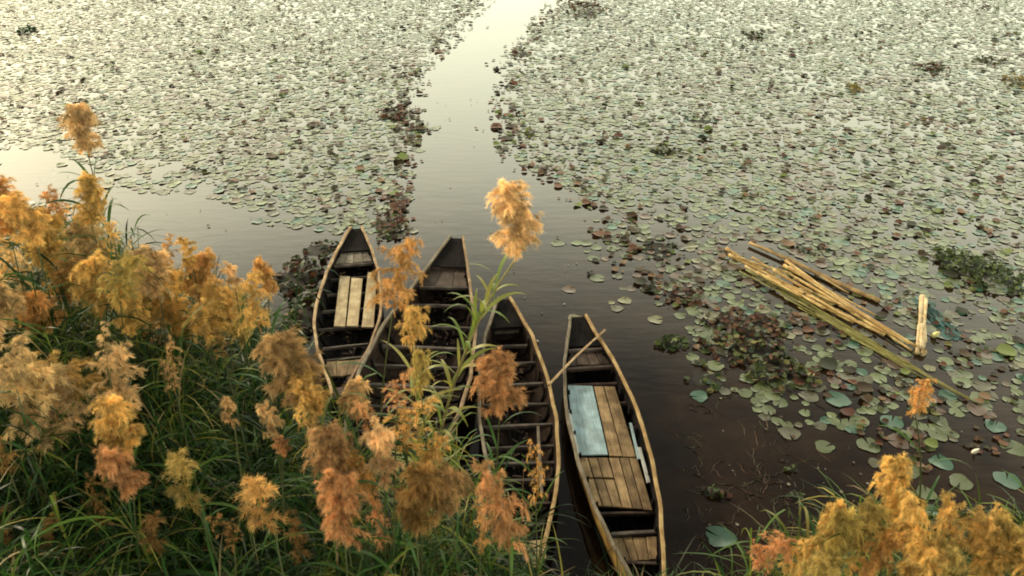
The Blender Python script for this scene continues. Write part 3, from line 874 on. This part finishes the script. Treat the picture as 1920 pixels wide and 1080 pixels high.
weed_clump(1235, 470, 70, 40, 120, BR + GD, .08, 'brown weed patch at the mouth of the lily field', hgt=.08)
weed_clump(1290, 555, 80, 36, 110, BR, .09, 'reddish weed patch between scattered pads', hgt=.1)
weed_clump(560, 520, 80, 75, 420, GD + BR, .11, 'dark leafy weed mat left of the black boat', hgt=.22)
weed_clump(565, 600, 62, 130, 520, GD + BR, .11, 'dark leafy weed mat between reeds and black boat', hgt=.25)
weed_clump(600, 470, 70, 30, 130, BR + GD, .09, 'brown weed fringe at the black boat bow', hgt=.1)
weed_clump(735, 435, 60, 40, 110, BR + GD, .09, 'brown weed fringe between the two left bows', hgt=.1)
weed_clump(740, 390, 40, 60, 90, BR, .10, 'reddish weed streak above the left bows', hgt=.1)
weed_clump(740, 215, 60, 22, 120, BR, .12, 'reddish brown weed on left side of the channel bend', hgt=.14)
weed_clump(1100, 18, 75, 32, 260, BR + [(.06, .06, .02)], .16, 'large dark brown weed patch at top right of the channel', hgt=.25)
weed_clump(1415, 68, 40, 12, 70, [(.06, .06, .025), (.04, .03, .015)], .14, 'dark weed patch near the top, middle of the right field', hgt=.2)
weed_clump(1752, 128, 56, 12, 90, [(.06, .055, .025), (.09, .05, .03)], .14, 'dark brown weed patch near the top right', hgt=.2)
weed_clump(1858, 114, 56, 10, 80, [(.05, .05, .025)], .14, 'thin dark weed streak near the top right corner', hgt=.15)
weed_clump(1600, 168, 26, 18, 70, [(.22, .17, .04), (.15, .12, .03)], .10, 'yellow weed tuft in the far right field', hgt=.2)
weed_clump(1905, 155, 34, 22, 100, [(.22, .15, .05), (.1, .08, .03)], .12, 'ochre weed clump on the far right edge', hgt=.25)
weed_clump(1248, 283, 56, 16, 80, [(.10, .10, .03), (.03, .03, .015)], .11, 'dark green weed patch in the right field beside the channel', hgt=.14)
weed_clump(1310, 225, 60, 20, 60, [(.05, .075, .03), (.03, .03, .015)], .10, 'thin green weed streak in the right field', hgt=.1)
weed_clump(52, 60, 30, 12, 80, [(.02, .05, .02)], .16, 'dark green weed clump in the top left field', hgt=.2)
weed_clump(995, 250, 18, 18, 50, [(.14, .16, .03), (.05, .05, .02)], .09, 'yellow green weed tuft on right side of the channel', hgt=.14)
weed_clump(1525, 465, 60, 20, 60, [(.09, .04, .02), (.03, .06, .03)], .08, 'brown weed wisp behind the driftwood pole', hgt=.08)
weed_clump(375, 323, 26, 7, 14, [(.02, .02, .012)], .10, 'dark leaf scrap floating on the left open water', hgt=.08)
weed_clump(455, 353, 26, 9, 16, [(.03, .015, .01)], .09, 'dark brown leaf scrap on the left open water', hgt=.08)
weed_clump(930, 130, 12, 8, 14, [(.02, .015, .012)], .10, 'dark scrap floating in the far channel', hgt=.1)
weed_clump(931, 388, 14, 8, 14, [(.015, .012, .010)], .07, 'dark scrap floating left of the central plume', hgt=.06)
weed_clump(1110, 516, 16, 9, 12, [(.012, .010, .010)], .07, 'black scrap floating right of the central plume', hgt=.06)
weed_clump(1088, 272, 12, 9, 12, [(.012, .010, .010)], .08, 'black scrap in the pads right of the channel', hgt=.08)

# ------------------------------------------------------------------ reeds
def ribbons(base, az, el0, length, droop, width, segs, colr, roll=None, power=1.3, taper=True):
    """vectorised leaf blades -> V, F, C"""
    N = len(az); s = np.linspace(0, 1, segs + 1)
    el = el0[:, None] - droop[:, None] * (s[None] ** power)
    step = (length / segs)[:, None]
    dh = np.cos(el) * step; dz = np.sin(el) * step
    hx = np.concatenate([np.zeros((N, 1)), np.cumsum(dh[:, :-1], 1)], 1); hz = np.concatenate([np.zeros((N, 1)), np.cumsum(dz[:, :-1], 1)], 1)
    ca, sa = np.cos(az)[:, None], np.sin(az)[:, None]
    P = np.stack([base[:, 0:1] + hx * ca, base[:, 1:2] + hx * sa, base[:, 2:3] + hz], -1)
    wp = np.sin(np.pi * (.12 + .86 * s)) if taper else np.ones_like(s)
    wp = wp / wp.max()
    W = np.stack([-sa * np.ones_like(el), ca * np.ones_like(el), np.zeros_like(el)], -1)
    if roll is not None:
        nrm = np.stack([-np.sin(el) * ca, -np.sin(el) * sa, np.cos(el)], -1)
        W = W * np.cos(roll)[:, None, None] + nrm * np.sin(roll)[:, None, None]
    W = W * (width[:, None] * wp[None])[..., None] * .5
    V = np.stack([P - W, P + W], 2)          # N, segs+1, 2, 3
    idx = np.arange(N * (segs + 1) * 2).reshape(N, segs + 1, 2)
    F = np.stack([idx[:, :-1, 0], idx[:, :-1, 1], idx[:, 1:, 1], idx[:, 1:, 0]], -1).reshape(-1, 4)
    C = np.repeat(colr, segs, 0)
    return V.reshape(-1, 3), F, C

# plume meshes: unit height, built of a drooping rachis, side branches and thousands of fine hairs
def plume_mesh(seed, width=.34, lobes=24, hairs=150, curl=1.0, bend=.15, droopy=1.2):
    r_ = np.random.default_rng(seed)
    def rach(t):
        t = np.asarray(t, float)
        return np.stack([bend * t ** 2, .04 * np.sin(t * 5 + seed), t * (1 - .12 * bend)], -1)
    HB, HD, HL, HC = [], [], [], []
    SV = []
    for i in range(lobes):
        t = (i + .5) / lobes * .92 + .02
        az = i * 2.39996 + r_.uniform(-.7, .7)
        env = (math.sin(math.pi * min(1, (t * .86 + .15))) ** .75)
        L = width * (.25 + .85 * env) * r_.uniform(.55, 1.2)
        e0 = r_.uniform(.7, 1.35); ks = np.linspace(0, 1, 8)
        el = e0 - droopy * ks ** 1.6 * r_.uniform(.4, 1.5)
        azs = az + r_.uniform(-.9, .9) * ks
        st = L / 7
        dv = np.stack([np.cos(el) * np.cos(azs), np.cos(el) * np.sin(azs), np.sin(el)], -1)
        o = rach(t)
        br = o + np.concatenate([np.zeros((1, 3)), np.cumsum(dv[:-1] * st, 0)])
        SV.append(br)
        ntuft = max(3, int(hairs / 25 * (.5 + env)))
        lobe_c = r_.uniform(.6, 1.25)
        for j in range(ntuft):
            q = (.12 + .88 * (j + r_.random()) / ntuft) * 6.99; k = min(int(q), 6); fr = q - k
            p0 = br[k] * (1 - fr) + br[k + 1] * fr
            td = dv[k] * .8 + r_.normal(size=3) * .55 * curl; td /= np.linalg.norm(td)
            tl = r_.uniform(.03, .075) * (.6 + .6 * env)
            nh = 40
            u = r_.random(nh) ** .8
            cvd = td[None] + np.array([0, 0, -.9]) * (u[:, None] ** 2)
            p = p0 + cvd * (tl * u)[:, None]
            rd = r_.normal(size=(nh, 3)); rd /= np.linalg.norm(rd, axis=1, keepdims=True)
            dd = cvd * .9 + rd * .6; dd /= np.linalg.norm(dd, axis=1, keepdims=True)
            HB.append(p); HD.append(dd); HL.append(r_.uniform(.022, .068, nh))
            tc_ = lobe_c * r_.uniform(.5, 1.4)
            HC.append(np.clip(tc_ * r_.uniform(.8, 1.2, nh), .3, 1.25))
    B = np.concatenate(HB); D = np.concatenate(HD); Lh = np.concatenate(HL); C = np.concatenate(HC)
    n = len(B)
    side = np.cross(D, r_.normal(size=(n, 3))); side /= np.linalg.norm(side, axis=1, keepdims=True) + 1e-9
    wd = r_.uniform(.0018, .0036, n)[:, None]
    mid = B + D * (Lh * .5)[:, None] + side * 0; D2 = D + np.array([0, 0, -.75]) * r_.random((n, 1)) + r_.normal(size=(n, 3)) * .3
    D2 /= np.linalg.norm(D2, axis=1, keepdims=True)
    end = mid + D2 * (Lh * .6)[:, None]
    V = np.stack([B - side * wd * .4, B + side * wd * .4, mid - side * wd * .6, mid + side * wd * .6, end - side * wd * .25, end + side * wd * .25], 1).reshape(-1, 3)
    ix = np.arange(n)[:, None] * 6
    F = np.concatenate([ix + np.array([[0, 1, 3, 2]]), ix + np.array([[2, 3, 5, 4]])], 0)
    cc = np.concatenate([C, C])[:, None] * np.array([[1, 1, 1]]) ** 1
    # redder inner hairs
    V2, F2, C2 = [], [], []
    off = len(V)
    def strip(pts, r0, r1):
        nonlocal off
        m = len(pts)
        for i in range(m):
            rr = r0 + (r1 - r0) * i / (m - 1)
            V2.extend([pts[i] + np.array([rr, 0, 0]), pts[i] + np.array([-rr * .5, rr * .8, 0]), pts[i] + np.array([-rr * .5, -rr * .8, 0])])
        for i in range(m - 1):
            for k in range(3):
                a = off + i * 3 + k; b = off + i * 3 + (k + 1) % 3
                F2.append((a, b, b + 3, a + 3)); C2.append((.7, .62, .45))
        off += m * 3
    strip(rach(np.linspace(-.05, .97, 9)), .010, .003)
    for br in SV: strip(br[::2], .004, .002)
    V = np.concatenate([V, np.array(V2)]); F = np.concatenate([F, np.array(F2)]); cc = np.concatenate([cc, np.array(C2)])
    return np_mesh('plume', V, F, M_plume, False, cc)
PL = {
    'full': [plume_mesh(1, .30, 44, 330), plume_mesh(2, .30, 40, 350, 1.1, .2), plume_mesh(3, .27, 46, 320, .9, .1)],
    'loose': [plume_mesh(4, .34, 30, 230, .9, .3, 1.9), plume_mesh(5, .34, 26, 240, .8, .4, 2.2), plume_mesh(6, .32, 32, 220, .9, .25, 2.0)],
    'egg': [plume_mesh(12, .34, 60, 380, 1.0, .04, 1.3)],
    'knob': [plume_mesh(7, .24, 16, 480, 1.3, .1, 1.5), plume_mesh(8, .26, 14, 520, 1.4, .15, 1.4)],
    'thin': [plume_mesh(9, .26, 22, 45, .8, .3, 1.8), plume_mesh(10, .15, 20, 100, .5, .2, 1.0)],
}
# leaf meshes for the plumed reeds: base at origin, growing along +X
def leaf_mesh(L, w0, e0, dr, col, seed):
    r_ = np.random.default_rng(seed)
    V, F, C = ribbons(np.zeros((1, 3)), np.array([0.0]), np.array([e0]), np.array([L]), np.array([dr]), np.array([w0]), 9, np.array([col]), roll=np.array([r_.uniform(-.4, .4)]), power=1.5)
    return np_mesh('leaf', V, F, M_leaf, True, C)
GREEN = np.array([(.022, .066, .011), (.036, .098, .015), (.015, .048, .010), (.075, .13, .020), (.012, .036, .009), (.010, .026, .008)])
YGREEN = np.array([(.13, .19, .03), (.20, .22, .04), (.08, .15, .025), (.30, .26, .06)])
DRY = np.array([(.30, .22, .10), (.22, .14, .07), (.38, .30, .16)])
LEAF_G = [leaf_mesh(.62, .030, 1.0, 1.9, (.05, .11, .028), 1), leaf_mesh(.5, .028, .8, 1.4, (.075, .14, .03), 2), leaf_mesh(.7, .028, 1.2, 2.4, (.035, .085, .025), 3)]
LEAF_Y = [leaf_mesh(.5, .034, .9, 1.6, (.20, .22, .05), 4), leaf_mesh(.42, .032, .7, 1.2, (.28, .25, .07), 5), leaf_mesh(.6, .03, 1.1, 2.0, (.12, .17, .035), 6)]
M_stemobj = M_stem

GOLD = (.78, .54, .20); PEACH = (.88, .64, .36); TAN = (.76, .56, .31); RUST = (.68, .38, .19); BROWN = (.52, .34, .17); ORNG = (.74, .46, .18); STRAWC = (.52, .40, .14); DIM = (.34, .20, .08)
NAMES = {}
def plume_label(x, y, style, col, right):
    c = {GOLD: 'golden', ORNG: 'orange', TAN: 'pale tan', STRAWC: 'straw', DIM: 'dim rusty'}[col]
    k = {'full': 'full', 'loose': 'drooping', 'thin': 'sparse', 'knob': 'knobbly'}[style]
    if right:
        a = 'left flank' if x < 1590 else 'peak' if x < 1720 else 'middle saddle' if x < 1800 else 'right flank'
        v = 'upper part' if y < 1020 else 'bottom'
        return f'{c} {k} plume in the {v} of the corner clump, {a}'
    a = 'cut by the left edge' if x < 40 else 'near the left edge' if x < 130 else 'under the tallest plume' if x < 230 else 'left of its middle' if x < 320 else 'right of its middle' if x < 410 else 'at its right end'
    v = 'high' if y < 480 else 'halfway down' if y < 560 else 'low'
    return f'{c} {k} plume {v} in the left reed mass, {a}'
def reed(px, py, hpx, wpx, style, col, label, group=None, depth=None, base=None, bendto=None, leaves=7, ly=False, lean=0, H=.46, tmin=.30, stem_r=.011):
    if depth is None: depth = max(3.6, min(7.4, H * FPX / hpx))
    top = atd(px, py + hpx * .45, depth)          # base point of the plume
    hh = hpx / FPX * depth * 1.15 * (random.uniform(.75, 1.1) if group and group.startswith('golden reeds') else 1)
    s_ = ray(px, py)
    # perpendicular view of an upright plume: height seen is foreshortened by cos of the view's descent
    el = math.atan2(-s_[2], math.hypot(s_[0], s_[1])); hh = hh / max(.6, math.cos(el))
    if base is None:
        bx = top.x + random.uniform(-.25, .15); by = top.y - random.uniform(.0, .5)
        by = min(by, float(shore_y(bx)) - .25)
    else: bx, by = base
    bz = float(ground_z(bx, by))
    root = empty('plumed_reed', (bx, by, bz)); tag(root, label, 'reed', group)
    b0 = Vector((bx, by, bz)); tp = top - b0
    # quadratic stem: rises upright then leans to the plume
    ctrl = Vector((tp.x * .25, tp.y * .25, tp.z * .6)) if bendto is None else Vector(bendto) - b0
    P = []
    for i in range(13):
        t = i / 12; P.append(ctrl * (2 * t * (1 - t)) + tp * t * t)
    v, f = tube(P, [stem_r * (1 - .55 * i / 12) for i in range(13)], 6)
    me = np_mesh('stem', np.array([tuple(a) for a in v]), np.array([q for q in f if len(q) == 4]), M_stem, True)
    a = me.attributes.new('col', 'FLOAT_COLOR', 'FACE')
    sc = (.20, .17, .07) if group == LG and ly else (.06, .07, .025)
    cc = np.ones((len(me.polygons), 4), np.float32); cc[:, :3] = sc; a.data.foreach_set('color', cc.ravel())
    obj('stem', me, root)
    for k in range(leaves):
        t = tmin + (.93 - tmin) * (k + random.random() * .6) / leaves
        p = ctrl * (2 * t * (1 - t)) + tp * t * t
        m_ = random.choice(LEAF_Y if ly and (group == LG or random.random() < .4) else LEAF_G)
        o = obj('leaf', m_, root); o.location = p; o.rotation_euler = (random.uniform(-.15, .15), random.uniform(-.35, .25), k * 2.4 + random.uniform(-.4, .4))
        sc_ = random.uniform(.6, 1.0) ; o.scale = (sc_, sc_ * (1.2 if leaves > 12 and ly else 1), sc_)
    pm = random.choice(PL[style]); o = obj('plume', pm, root)
    o.location = tp; j = random.uniform(.88, 1.12); o.color = (min(1, col[0] * j), min(1, col[1] * j * random.uniform(.98, 1.04)), col[2] * j, 1)
    wr = wpx / FPX * depth / (.64 if group and group.startswith('golden reeds') else .52 if hpx > 90 else .60)
    o.scale = (wr, wr, hh * .95)
    o.rotation_euler = (random.uniform(-.12, .12), random.uniform(-.12, .12) + lean, random.uniform(0, 6.28))
    return root

LG = 'plumed reeds on the bank'
reed(165, 252, 84, 64, 'egg', TAN, 'tallest pale tan plume standing alone above the left reed mass', LG, leaves=26, depth=6.4, tmin=.62)
reed(967, 432, 118, 96, 'full', PEACH, 'large fluffy peach plume standing alone against the channel water', LG, depth=4.9, base=(-.95, 4.55), bendto=(-.75, 4.9, 3.2), leaves=52, ly=True, stem_r=.016)
reed(736, 535, 115, 84, 'loose', ORNG, 'orange feathery plume hanging over the right side of the black boat', LG, depth=5.3, leaves=5, base=(-1.3, 4.4))
reed(775, 608, 86, 66, 'loose', GOLD, 'golden curly plume over the middle of the widest boat', LG, depth=5.2, base=(-.85, 4.2), leaves=38, ly=True, bendto=(-.75, 4.5, 2.6))
reed(938, 725, 92, 92, 'full', RUST, 'rust red plume over the slim third boat', LG, depth=5.6, leaves=22, base=(-.2, 4.3))
reed(293, 625, 92, 62, 'knob', PEACH, 'upright peach plume in front of the golden reed mass', LG, leaves=5)
reed(516, 790, 60, 52, 'knob', PEACH, 'knobbly pale plume above its reddish tuft, left of the boats', LG, depth=5.2, leaves=6)
reed(530, 838, 42, 40, 'knob', RUST, 'small reddish round tuft just below the knobbly pale plume', LG, depth=5.1, leaves=3)
reed(82, 735, 125, 145, 'loose', TAN, 'broad loose tan plume near the left edge over dark grass', LG, depth=5.4)
reed(160, 705, 100, 90, 'loose', GOLD, 'golden plume just right of the broad tan plume at left', LG, depth=5.5)
reed(110, 790, 95, 105, 'loose', TAN, 'ragged tan plume low in the left dark grass', LG, depth=5.3)
reed(232, 730, 100, 84, 'loose', TAN, 'curled tan plume topping a column of three plumes at left', LG, depth=5.4)
reed(238, 810, 100, 80, 'full', GOLD, 'golden middle plume of the column of three at left', LG, depth=5.2)
reed(250, 885, 100, 66, 'full', RUST, 'rusty lowest plume of the column of three at left', LG, depth=5.0)
reed(372, 900, 130, 104, 'thin', STRAWC, 'sparse seedy plume hanging in the dark green grass', LG, depth=4.9)
reed(560, 700, 100, 110, 'full', BROWN, 'wide brown plume left of the black boat stern', LG, depth=5.4)
reed(585, 745, 70, 80, 'full', GOLD, 'golden tuft under the wide brown plume', LG, depth=5.3)
reed(668, 750, 70, 66, 'full', TAN, 'tan plume covering the stern of the black boat', LG, depth=5.6)
reed(722, 855, 100, 78, 'knob', PEACH, 'pale knobbly golden plume at the foot of the widest boat', LG, depth=5.0)
reed(640, 870, 100, 86, 'full', BROWN, 'upper brown plume of the pair below the black boat', LG, depth=5.0)
reed(648, 965, 100, 80, 'full', RUST, 'lower reddish plume of the pair below the black boat', LG, depth=4.8)
reed(515, 935, 130, 125, 'thin', ORNG, 'faint orange plume in dark grass at bottom centre left', LG, depth=4.7)
reed(845, 920, 95, 90, 'loose', BROWN, 'tangled brown plume between widest and slim boats', LG, depth=5.0)
reed(762, 800, 110, 100, 'thin', ORNG, 'orange loose plume behind the pale knobbly plume', LG, depth=5.2)
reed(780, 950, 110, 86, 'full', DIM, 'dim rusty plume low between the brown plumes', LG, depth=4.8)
reed(955, 980, 130, 76, 'loose', RUST, 'orange red plume at the foot of the slim third boat', LG, depth=4.7)
reed(700, 790, 80, 70, 'thin', RUST, 'thin rust plume below the stern of the widest boat', LG, depth=5.2)
reed(1716, 750, 62, 46, 'loose', ORNG, 'small lone orange plume on a long curved stem at right', LG, depth=5.2, base=(3.35, 4.1), bendto=(3.55, 4.35, 2.2), leaves=7)
reed(1452, 1015, 48, 70, 'loose', RUST, 'low rust plume left of the corner reed clump', LG, depth=4.8, leaves=3)
reed(1425, 1050, 36, 50, 'loose', RUST, 'small rust tuft at bottom beside the corner reeds', LG, depth=4.8, leaves=3)
for (x, y, h, w_, st_, co_, lb) in [
    (690, 905, 70, 56, 'loose', ORNG, 'orange plume tucked between the pale knobbly plume and the brown pair'),
    (800, 858, 70, 56, 'loose', GOLD, 'golden drooping plume at the stern of the widest boat'),
    (712, 990, 90, 80, 'thin', RUST, 'thin rust plume near the bottom, below the dim rusty plume'),
    (600, 800, 90, 70, 'thin', GOLD, 'sparse golden plume below the wide brown plume'),
    (900, 1000, 80, 60, 'thin', ORNG, 'sparse orange plume left of the slim boat stern'),
    (745, 735, 70, 70, 'thin', RUST, 'sparse rust plume over the lower left rim of the widest boat'),
    (790, 700, 90, 50, 'loose', STRAWC, 'straw coloured plume among yellow green leaves over the widest boat'),
    (1005, 905, 90, 60, 'thin', ORNG, 'sparse orange plume over the right rim of the slim boat'),
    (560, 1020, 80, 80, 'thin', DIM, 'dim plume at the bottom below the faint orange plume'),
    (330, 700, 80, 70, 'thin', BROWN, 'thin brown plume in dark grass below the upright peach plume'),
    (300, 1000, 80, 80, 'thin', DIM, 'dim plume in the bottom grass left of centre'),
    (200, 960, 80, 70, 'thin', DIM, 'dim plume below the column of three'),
    (440, 770, 70, 60, 'thin', BROWN, 'thin brown plume left of the knobbly pale plume'),
    (30, 690, 80, 80, 'loose', TAN, 'tan plume near the left edge above the broad tan plume'),
    (200, 655, 70, 60, 'thin', TAN, 'small sparse tan plume above the column of three')]:
    reed(x, y, h, w_, st_, co_, lb, LG, depth=random.uniform(4.8, 5.4), leaves=6)
g2 = 'golden reeds massed in the lower right corner'; l2 = 'golden plume within the dense reed clump at lower right corner'
reed(1668, 915, 105, 80, 'full', GOLD, 'highest golden plume of the lower right corner clump', g2, depth=4.7)
reed(1862, 965, 70, 40, 'thin', GOLD, 'pointed golden plume rising right of the corner peak', g2, depth=4.6, leaves=4)
reed(1552, 975, 70, 56, 'full', GOLD, 'leftmost tall golden plume of the lower right corner clump', g2, depth=4.5)
for (x, y, h, w_) in [(1610, 985, 110, 80), (1660, 985, 110, 90), (1705, 990, 110, 80), (1560, 1030, 110, 90), (1615, 1050, 110, 90), (1490, 1060, 80, 80), (1530, 1070, 80, 80), (1770, 1000, 110, 80), (1830, 990, 120, 90), (1870, 1010, 120, 90), (1905, 1010, 120, 90), (1690, 1060, 110, 90), (1750, 1060, 110, 80), (1840, 1060, 110, 80), (1900, 1070, 110, 80), (1945, 990, 120, 90)]:
    st_, co_ = random.choice(['full', 'full', 'loose']), random.choice([GOLD, GOLD, ORNG, STRAWC])
    reed(x, y, h, w_, st_, co_, plume_label(x, y, st_, co_, True), g2, depth=random.uniform(4.2, 4.7), leaves=4, ly=True)
g3 = 'golden reeds massed along the left side'; l3 = 'golden plume within the dense reed mass on the left side'
reed(362, 475, 56, 54, 'knob', GOLD, 'rounded golden plume topping the middle of the left mass', g3, depth=6.4)
reed(441, 512, 62, 50, 'knob', PEACH, 'second golden plume from the right end of the left mass', g3, depth=6.2)
reed(503, 520, 76, 52, 'full', ORNG, 'rightmost golden plume of the left mass above the weed mat', g3, depth=6.2)
reed(172, 385, 90, 70, 'full', GOLD, 'golden plume directly beneath the tallest tan plume', g3, depth=6.5)
reed(250, 478, 60, 26, 'thin', TAN, 'slender spike plume right of the tallest plume', g3, depth=6.4, leaves=4)
reed(8, 605, 80, 50, 'knob', TAN, 'pale plume cut by the left edge', g3, depth=5.6)
for (x, y, h, w_) in [(20, 400, 100, 90), (70, 420, 90, 90), (-30, 420, 100, 90), (25, 470, 110, 100), (100, 455, 110, 90), (165, 450, 110, 90), (205, 470, 90, 80), (60, 520, 110, 100), (-20, 540, 120, 100), (130, 520, 110, 90),
                    (225, 520, 100, 90), (185, 545, 110, 90), (300, 510, 90, 90), (335, 530, 110, 100), (280, 560, 110, 90), (385, 530, 100, 90), (430, 560, 110, 90), (485, 570, 110, 80), (395, 590, 110, 90), (345, 590, 90, 90),
                    (460, 600, 90, 80), (20, 570, 90, 90), (95, 585, 90, 90), (250, 590, 80, 80), (320, 475, 60, 60), (215, 430, 60, 50), (110, 400, 60, 60)]:
    st_, co_ = random.choice(['full', 'full', 'loose', 'thin']), random.choice([GOLD, GOLD, ORNG, TAN, STRAWC])
    reed(x, y, h, w_, st_, co_, plume_label(x, y, st_, co_, False), g3, depth=random.uniform(5.8, 6.9), leaves=5, ly=True)
g4 = 'dim plumes low in the grass'
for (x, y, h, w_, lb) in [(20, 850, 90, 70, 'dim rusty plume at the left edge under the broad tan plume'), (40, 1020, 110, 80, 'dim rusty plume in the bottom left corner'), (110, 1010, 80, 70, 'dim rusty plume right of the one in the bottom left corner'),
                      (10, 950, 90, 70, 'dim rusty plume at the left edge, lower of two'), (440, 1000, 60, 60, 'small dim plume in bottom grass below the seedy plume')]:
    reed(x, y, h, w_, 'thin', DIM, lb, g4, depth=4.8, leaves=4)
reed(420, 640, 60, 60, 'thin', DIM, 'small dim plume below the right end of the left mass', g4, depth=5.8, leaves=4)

# the green reed grass: leafy stalks over the whole bank
FOL = [(-3000, 330), (-100, 360), (60, 385), (130, 370), (215, 440), (270, 500), (400, 500), (520, 510), (530, 560), (525, 640), (590, 690), (635, 770), (700, 770), (735, 800), (765, 700), (775, 640), (800, 625), (830, 640), (850, 700), (872, 760), (868, 830), (885, 890), (925, 890), (935, 800), (965, 800), (975, 900), (985, 960), (1000, 1010), (1015, 1100), (1380, 1110), (1440, 1080), (1530, 1010), (1600, 960), (1700, 945), (1800, 965), (1900, 965), (2000, 960), (5000, 900), (5000, 6000), (-3000, 6000)]
def gen_grass():
    B, AZ, EL, LN, DR, WD, CO = [], [], [], [], [], [], []
    SB, SAZ, SEL, SLN, SDR, SWD, SCO = [], [], [], [], [], [], []
    tries = 0; n = 0
    while n < 4600 and tries < 90000:
        tries += 1
        x = random.uniform(-9.5, 6.5) if tries % 3 else random.uniform(-8, -2); sy = float(shore_y(x)); y = random.uniform(.9, sy - .05)
        gz = float(ground_z(x, y))
        px0, py0, dep0 = proj(x, y, gz + 1.2)
        if px0 < -500 or px0 > 2400: continue
        h = random.uniform(1.0, 2.3)
        if x < -2.6: h = random.uniform(1.2, 3.1)
        if x > 1.8: h = random.uniform(1.2, 3.2)
        mid = -1.35 < x < -.4 and y > 3.9
        if mid and random.random() < .45: continue
        if mid: h = random.uniform(1.6, 3.7)
        ok = False
        for k in range(6):
            px, py, dep = proj(x, y, gz + h)
            if (inpoly(px, py - 45, FOL) and inpoly(px + 50, py, FOL) or mid and inpoly(px, py - 15, FOL)) and gz + h < 6 and (x < 1.8 or px > 1440) and dep > (5.0 if py > 650 else 5.8) - (.7 if py > 980 else 0): ok = True; break
            h *= .78
        if not ok or h < .35: continue
        n += 1
        la, lt = random.uniform(0, 6.28), random.uniform(0, .22)
        lx, ly_ = math.cos(la) * lt * h, math.sin(la) * lt * h
        nl = int(12 + 9 * h)
        warm = random.random()
        pal = GREEN if warm < .86 else YGREEN
        if mid and h > 1.5 and warm > .35: pal = YGREEN
        if x > 1.8 and warm > .4: pal = YGREEN
        if gz + h > 3.7 and warm > .75: pal = YGREEN
        SB.append((x, y, gz)); SAZ.append(la); SEL.append(math.pi / 2 - lt); SLN.append(h); SDR.append(.05); SWD.append(.014); SCO.append(pal[0] * .8)
        for i in range(nl):
            t = .25 + .75 * (i / nl) ** .75
            B.append((x + lx * t, y + ly_ * t, gz + h * t * .98)); AZ.append(random.uniform(0, 6.28)); EL.append(random.uniform(.35, 1.3))
            LN.append(random.uniform(.3, .75)); DR.append(random.uniform(.9, 2.8)); WD.append(random.uniform(.008, .019))
            c = pal[random.randrange(len(pal))] if random.random() > .05 else DRY[random.randrange(3)]
            CO.append(np.array(c) * random.uniform(.45, 1.1))
    a = np.array
    V1, F1, C1 = ribbons(a(B), a(AZ), a(EL), a(LN), a(DR), a(WD), 6, a(CO), roll=rng.uniform(-.7, .7, len(B)), power=1.2)
    V2, F2, C2 = ribbons(a(SB), a(SAZ), a(SEL), a(SLN), a(SDR), a(SWD), 4, a(SCO), taper=False)
    return np.concatenate([V1, V2]), np.concatenate([F1, F2 + len(V1)]), np.concatenate([C1, C2])
V, F, C = gen_grass()
print('grass faces', len(F), 'pads', len(pads), 'inview', len(inview), 'bits', len(Fb))
obj('reed_grass', np_mesh('reed_grass', V, F, M_leaf, True, C), kind='stuff', label='dense dark green reed grass covering the bank', category='grass')
